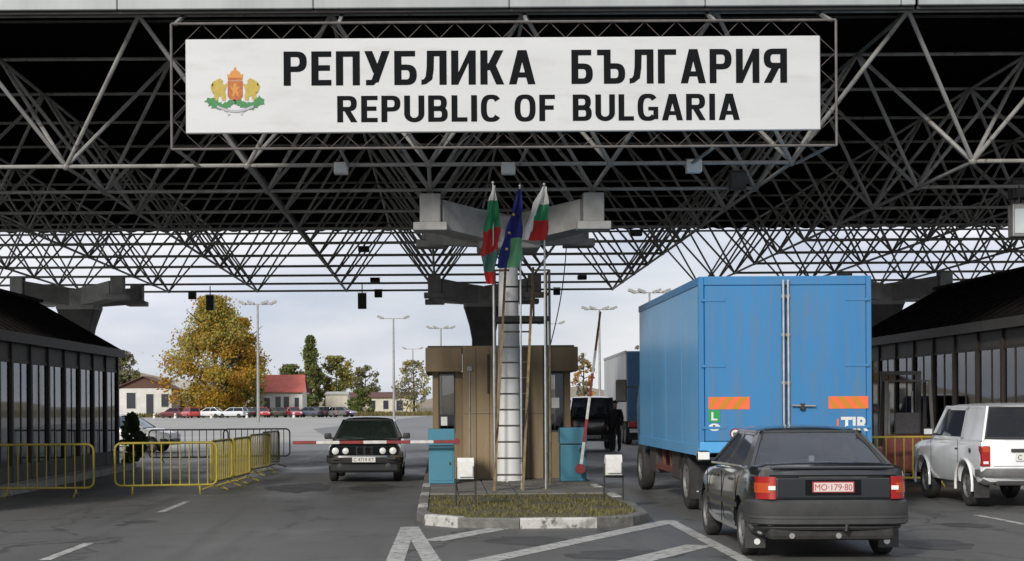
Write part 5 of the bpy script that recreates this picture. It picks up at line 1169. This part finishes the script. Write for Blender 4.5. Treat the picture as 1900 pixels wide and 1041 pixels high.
def tree(px, ybase, D, ytop, wpx, label, mats, seed, nleaf, lsz, shape='round', dens=1.0, cat='tree', group='trees beyond the car park', low=.12):
    rnd = random.Random(seed); a, t = at(px, ybase, D), at(px, ytop, D); ht = t.z; R = wpx/F*D/2
    r = thing('broadleaf_tree' if shape != 'poplar' else 'poplar_tree', label, cat, (a.x, D, 0), 0, group)
    tk = MB(); tk.path([(0, 0, 0), (.05*ht*.1, 0, ht*.2), (0, .1, ht*.5), (.05, 0, ht*.85)], .1, 8, [ht*.026, ht*.021, ht*.014, ht*.004])
    limbs = []
    for k in range(14):
        z = ht*rnd.uniform(.2, .75); an = rnd.uniform(0, 2*pi); ln = R*rnd.uniform(.5, .9)*(1 if shape != 'poplar' else .6); up = ln*rnd.uniform(.4, .9)*(1 if shape != 'poplar' else 2.2)
        e = Vector((cos(an)*ln, sin(an)*ln, z+up)); e.z = min(e.z, ht*.95); tk.path([(0, 0, z), e*.5+Vector((0, 0, z*.5-.02*ht)), e], .05, 5, [ht*.009, ht*.006, ht*.002]); limbs.append(e)
    tk.build('trunk', M('bark', (.07, .055, .04), (.045, .035, .025), scale=5, rough=.95), r, 50)
    def prof(u):
        if shape == 'poplar': return .25+.75*sin(min(1, u*1.25+.12)*pi)**.7 if u < .7 else max(.06, (1-u)/.3*.62)
        if shape == 'cone': return max(.1, (.62+1.27*u if u < .3 else 1.0 if u < .46 else 1-(u-.46)/.54*.88))
        return max(.05, sqrt(max(0, 1-(2*u-.9)**2/1.22)))
    cl = []
    nc = int(90*dens)
    for k in range(nc):
        u = rnd.random()**.85; an = rnd.uniform(0, 2*pi); rr = R*prof(u)*rnd.uniform(.45, 1.0)*(1+.16*sin(3*an+seed)+.1*sin(7*u+seed)); cl.append((Vector((cos(an)*rr, sin(an)*rr, ht*(low+(1-low)*u*.97))), R*rnd.uniform(.12, .26), rnd.choices(range(len(mats)), ([1.2+3*(1-u), .6+4*u, .3+1.6*(1-u)] if shape == 'cone' else [3, 2, 1])[:len(mats)])[0]))
    m = MB()
    for i in range(nleaf):
        c, cr, mi = cl[rnd.randrange(nc)]; d = Vector((rnd.gauss(0, .5), rnd.gauss(0, .5), rnd.gauss(0, .42)))*cr*1.25; p = c+d
        if p.z > ht: continue
        nrm = Vector((rnd.gauss(0, 1), rnd.gauss(0, 1), rnd.gauss(.3, 1))).normalized(); s_ = lsz*rnd.uniform(.6, 1.3); u_ = nrm.orthogonal().normalized()*s_; v_ = nrm.cross(u_).normalized()*s_*.75
        m.cur = mi if rnd.random() > .2 else rnd.randrange(len(mats)); m.add([p-u_, p-v_, p+u_, p+v_], [(0, 1, 2, 3)])
    m.build('crown', mats, r); return r
leafmat('leaf_gold', (.42, .25, .03), (.33, .22, .035)); leafmat('leaf_olive', (.28, .27, .08), (.37, .31, .08)); leafmat('leaf_rust', (.42, .20, .04), (.34, .22, .05))
leafmat('leaf_green', (.10, .14, .045), (.15, .17, .06)); leafmat('leaf_green2', (.15, .17, .06), (.2, .19, .08)); leafmat('leaf_grey', (.17, .17, .12), (.22, .2, .13)); leafmat('leaf_dark', (.09, .12, .055), (.12, .14, .07))
tree(400, 757, 232, 549, 172, 'large tree with golden autumn leaves behind the parked cars', ['leaf_gold', 'leaf_olive', 'leaf_rust'], 5, 30000, .19, 'cone', 1.5, group=None, low=.04)
tree(446, 757, 240, 588, 98, 'golden olive tree joined to the right side of large tree', ['leaf_olive', 'leaf_gold', 'leaf_green'], 15, 15000, .19, 'cone', 1.8, group=None, low=.04)
tree(576, 750, 300, 622, 46, 'tall narrow poplar right of the red roofed house', ['leaf_green', 'leaf_green2'], 6, 12000, .24, 'poplar', 2.0, low=.06)
tree(540, 750, 310, 676, 52, 'rounded green tree left of the poplar', ['leaf_green', 'leaf_green2'], 8, 6500, .24)
tree(624, 752, 305, 660, 62, 'olive green tree right of the poplar', ['leaf_green2', 'leaf_olive'], 9, 7000, .24)
tree(678, 752, 320, 678, 56, 'thin grey green tree right of the olive tree', ['leaf_grey', 'leaf_green2'], 10, 2600, .24, dens=.6)
tree(768, 753, 260, 668, 70, 'sparse nearly bare tree beside the small far lamp mast', ['leaf_grey', 'leaf_olive'], 12, 2000, .19, dens=.8)
tree(670, 757, 250, 720, 44, 'low green bush before the pale low building', ['leaf_green', 'leaf_green2'], 13, 3000, .2, dens=.5, low=.05)
tree(232, 757, 330, 652, 48, 'grey green tree at the end of the left building', ['leaf_grey', 'leaf_green2'], 14, 5000, .26)
tree(1083, 757, 190, 655, 40, 'sparse brown tree between the kiosk and far truck', ['leaf_rust', 'leaf_grey'], 16, 1500, .16, dens=.6)
tree(1180, 752, 260, 633, 24, 'thin reddish tree top above the far truck', ['leaf_rust', 'leaf_grey'], 17, 700, .2, dens=.4)
tree(243, 835, 43.5, 766, 44, 'dark evergreen bush at the end of the left building', ['leaf_dark', 'leaf_dark'], 18, 1300, .085, 'round', .5, 'bush', None, low=.02)
# scrub strip behind the exit road
sc = MB(); rnd = random.Random(4)
for i in range(5000):
    x, y = rnd.uniform(-46, 0), rnd.uniform(228, 246); h = rnd.uniform(.15, .8); a = rnd.uniform(0, pi); u = Vector((cos(a), sin(a), 0))*.18; p = Vector((x, y, 0)); sc.cur = rnd.randrange(2); sc.add([p-u, p+u, p+Vector((rnd.uniform(-.2, .2), 0, h))], [(0, 1, 2)])
leafmat('scrub_a', (.2, .16, .07), (.14, .12, .05)); leafmat('scrub_b', (.11, .11, .04), (.16, .13, .06))
tag(sc.build('dry_scrub', ['scrub_a', 'scrub_b']), 'dry yellow scrub along the far side of the car park', 'scrub', None, 'stuff')
# ---------------- houses
M('wall_white', (.62, .61, .58), (.52, .51, .48), scale=.8, rough=.85); M('wall_cream', (.6, .56, .46), (.5, .46, .38), scale=.8, rough=.85); M('tile_red', (.46, .11, .085), (.36, .09, .07), scale=1.5, rough=.8); M('tile_brown', (.11, .05, .035), (.08, .04, .03), scale=1.5, rough=.8); M('roof_grey', (.38, .37, .34), (.3, .3, .28), scale=1, rough=.8)
def house(name, label, px0, px1, ywall, yridge, D, dep, wall, roof, axis, wins, over=.5, rz=0):
    a, b = at(px0, ywall, D), at(px1, ywall, D); wd = b.x-a.x; zw = a.z; zr_ = at(px0, yridge, D+dep/2).z
    r = thing(name, label, 'house' if name != 'shed' else 'shed', ((a.x+b.x)/2, D, 0), rz); hx = wd/2
    MB().box(-hx, hx, 0, dep, 0, zw).build('wall', wall, r)
    m = MB(); t = .12
    if axis == 'x':      # ridge along x: slope towards the camera
        for s_, yy in ((-1, -over), (1, dep+over)):
            m.prism([(-hx-over, yy, zw-.15), (hx+over, yy, zw-.15), (hx+over*.2, dep/2, zr_), (-hx-over*.2, dep/2, zr_)], (0, 0, t))
        MB().prism([(-hx, .02, zw), (-hx, dep-.02, zw), (-hx, dep/2, zr_-.1)], (.1, 0, 0)).build('gable', wall, r); MB().prism([(hx-.1, .02, zw), (hx-.1, dep-.02, zw), (hx-.1, dep/2, zr_-.1)], (.1, 0, 0)).build('gable', wall, r)
    else:
        for s_ in (-1, 1): m.prism([(s_*(hx+over), -over, zw-.2), (s_*(hx+over), dep+over, zw-.2), (0, dep+over, zr_), (0, -over, zr_)], (0, 0, t))
        MB().prism([(-hx+.01, .0, zw), (hx-.01, .0, zw), (0, .0, zr_-.05)], (0, .1, 0)).build('gable', roof if name == 'cottage' else wall, r)
    m.build('roof', roof, r)
    for (u0, u1, v0, v1) in wins:
        x0, x1 = -hx+wd*u0, -hx+wd*u1; z0, z1 = zw*v0, zw*v1
        w_ = MB().box(x0-.06, x1+.06, -.05, -.002, z0-.06, z1+.06).build('window' if v0 > .08 else 'door', 'wall_white', r); MB().box(x0, x1, -.06, -.051, z0, z1).build('pane', 'window_far', w_)
    return r
M('window_far', (.03, .035, .045), rough=.15)
house('cottage', 'white cottage with brown gable roof at the left building end', 214, 318, 721, 700, 238, 8, 'wall_white', 'tile_brown', 'y', [(.2, .36, .3, .85), (.55, .68, .05, .8), (.82, .95, .35, .8)])
house('house', 'long white house with bright red tiled roof right of golden tree', 470, 561, 727, 697, 242, 8, 'wall_white', 'tile_red', 'x', [(.22, .34, .3, .75), (.45, .56, .05, .8), (.62, .73, .05, .8), (.84, .93, .3, .75)])
house('house', 'pale house partly hidden between cottage and golden tree', 322, 372, 722, 706, 250, 8, 'wall_white', 'roof_grey', 'x', [(.2, .4, .3, .8), (.6, .8, .3, .8)])
house('shed', 'low cream walled building right of the olive tree', 604, 645, 731, 728, 262, 7, 'wall_cream', 'roof_grey', 'x', [], .2)
house('shed', 'long low brown roofed building behind the green bush', 650, 772, 737, 729, 270, 7, 'wall_cream', 'tile_brown', 'x', [(.3, .38, .3, .8), (.5, .58, .3, .8), (.7, .8, .2, .8)], .3)
# ---------------- parked cars, each with body, glass, wheels and lamps
def small_car_meshes(est):
    b = MB(); Lc = 4.1
    st = [(0.0, .38, .8, .7, 0), (.06, .3, .9, .78, 0), (.5, .24, .93, .82, .0), (2.8, .22, .9, .82, .02), (3.6, .26, .8, .8, .03), (4.0, .32, .68, .74, .02), (4.1, .38, .6, .66, 0)]
    b.loft([ring_pts(*s) for s in st])
    r0 = .25 if est else .9; r1 = .05 if est else .35
    ringsG = lambda grow: [[Vector((s_*.72, r1, .9)), Vector((s_*.55, r0, 1.38))] for s_ in (1,)]
    g = MB(); g.loft([[Vector((-.74, r1, .9)), Vector((.74, r1, .9)), Vector((.74, 2.9, .88)), Vector((-.74, 2.9, .88))], [Vector((-.58, r0, 1.36)), Vector((.58, r0, 1.36)), Vector((.58, 2.15, 1.36)), Vector((-.58, 2.15, 1.36))]])
    rf = MB(); rf.bbox(-.6, .6, r0-.05, 2.2, 1.34, 1.41, b=.03)
    for s_ in (-1, 1):
        for (ya, yb) in ((r1-.02, r0), (2.92, 2.17), (1.55, 1.5)): rf.bar((s_*.745, ya, .9), (s_*.59, yb, 1.37), .05, .07)
    return b.mesh('body', 'car_white', 40), g.mesh('cabin_glass', 'glass_dark'), rf.mesh('roof', 'car_white', 40)
SC = [small_car_meshes(False), small_car_meshes(True)]
LAMP = MB().bbox(-.16, .16, -.03, .03, -.07, .07, b=.02, seg=1).mesh('lamp', 'lens_clear'); LAMPR = MB().bbox(-.12, .12, -.03, .03, -.08, .08, b=.02, seg=1).mesh('lamp', 'lens_red')
cols = [('maroon', (.12, .02, .025)), ('red', (.42, .03, .025)), ('white', (.7, .7, .7)), ('silver white', (.58, .6, .62)), ('dark green', (.03, .05, .04)), ('bright red', (.45, .03, .04)), ('dark olive', (.05, .06, .04)), ('crimson', (.3, .02, .05)), ('slate blue', (.06, .07, .1)), ('black', (.02, .02, .025)), ('grey', (.16, .16, .16)), ('purple', (.06, .03, .09))]
pxs = [322, 352, 388, 432, 462, 486, 512, 545, 572, 598, 622, 634]
def nth(i): return ['first', 'second', 'third', 'fourth', 'fifth', 'sixth', 'seventh', 'eighth', 'ninth', 'tenth', 'eleventh', 'last'][i]
rnd = random.Random(2)
for i, ((cn, c), px) in enumerate(zip(cols, pxs)):
    pm = paint('parked_'+cn.replace(' ', '_'), c); D = 213+rnd.uniform(-1, 3); x = at(px, 770, D).x
    r = thing('parked_car', f'small {cn} car, {nth(i)} from left in the far parked row', 'car', (x, D, 0), radians(rnd.choice((62, 70, 75, -115)) if i in (0, 2, 3, 8, 11) else rnd.choice((20, 160, 30, 200))), 'cars parked in the far row')
    bm_, g_, rf_ = SC[i % 2]
    for nm, me in (('body', bm_), ('roof', rf_)):
        o = put(nm, me, r); o.material_slots[0].link = 'OBJECT'; o.material_slots[0].material = pm
        o.location.y = -2
    put('cabin_glass', g_, r, (0, -2, 0))
    for sx in (-1, 1):
        for yw in (-1.3, 1.2): put('wheel', WHM, r, (sx*.74, yw, .3)) if i else None
        put('headlamp', LAMP, r, (sx*.5, 2.06, .62)); put('tail_lamp', LAMPR, r, (sx*.6, -2.0, .72))
    if i == 0:
        WHM = MB().lathe([(.001, -.09), (.19, -.085), (.27, -.09), (.3, -.05), (.3, .05), (.27, .09), (.19, .085), (.001, .09)], Matrix.Rotation(pi/2, 4, 'Y'), 16).mesh('wheel', 'rubber', 40)
        for sx in (-1, 1):
            for yw in (-1.3, 1.2): put('wheel', WHM, r, (sx*.74, yw, .3))
for i, px in enumerate((286, 325, 392, 458, 545)):
    g_ = gp(px, 777-px*.008); D = 206; x = at(px, 770, D).x
    o = thing('bollard', ['white concrete bollard at far left of the parked cars', 'white concrete bollard before the maroon car', 'white concrete bollard before the white car', 'white concrete bollard before the dark green car', 'white concrete bollard before the crimson car'][i], 'bollard', (x, D, 0), 0, 'bollards along the car park')
    MB().lathe([(.2, 0), (.2, .1), (.16, .15), (.14, .6), (.1, .68), (.001, .7)], n=14).build('post', 'wall_white', o, 40); MB().lathe([(.155, .4), (.155, .5)], n=14).build('band', 'barrier_red', o, 40)
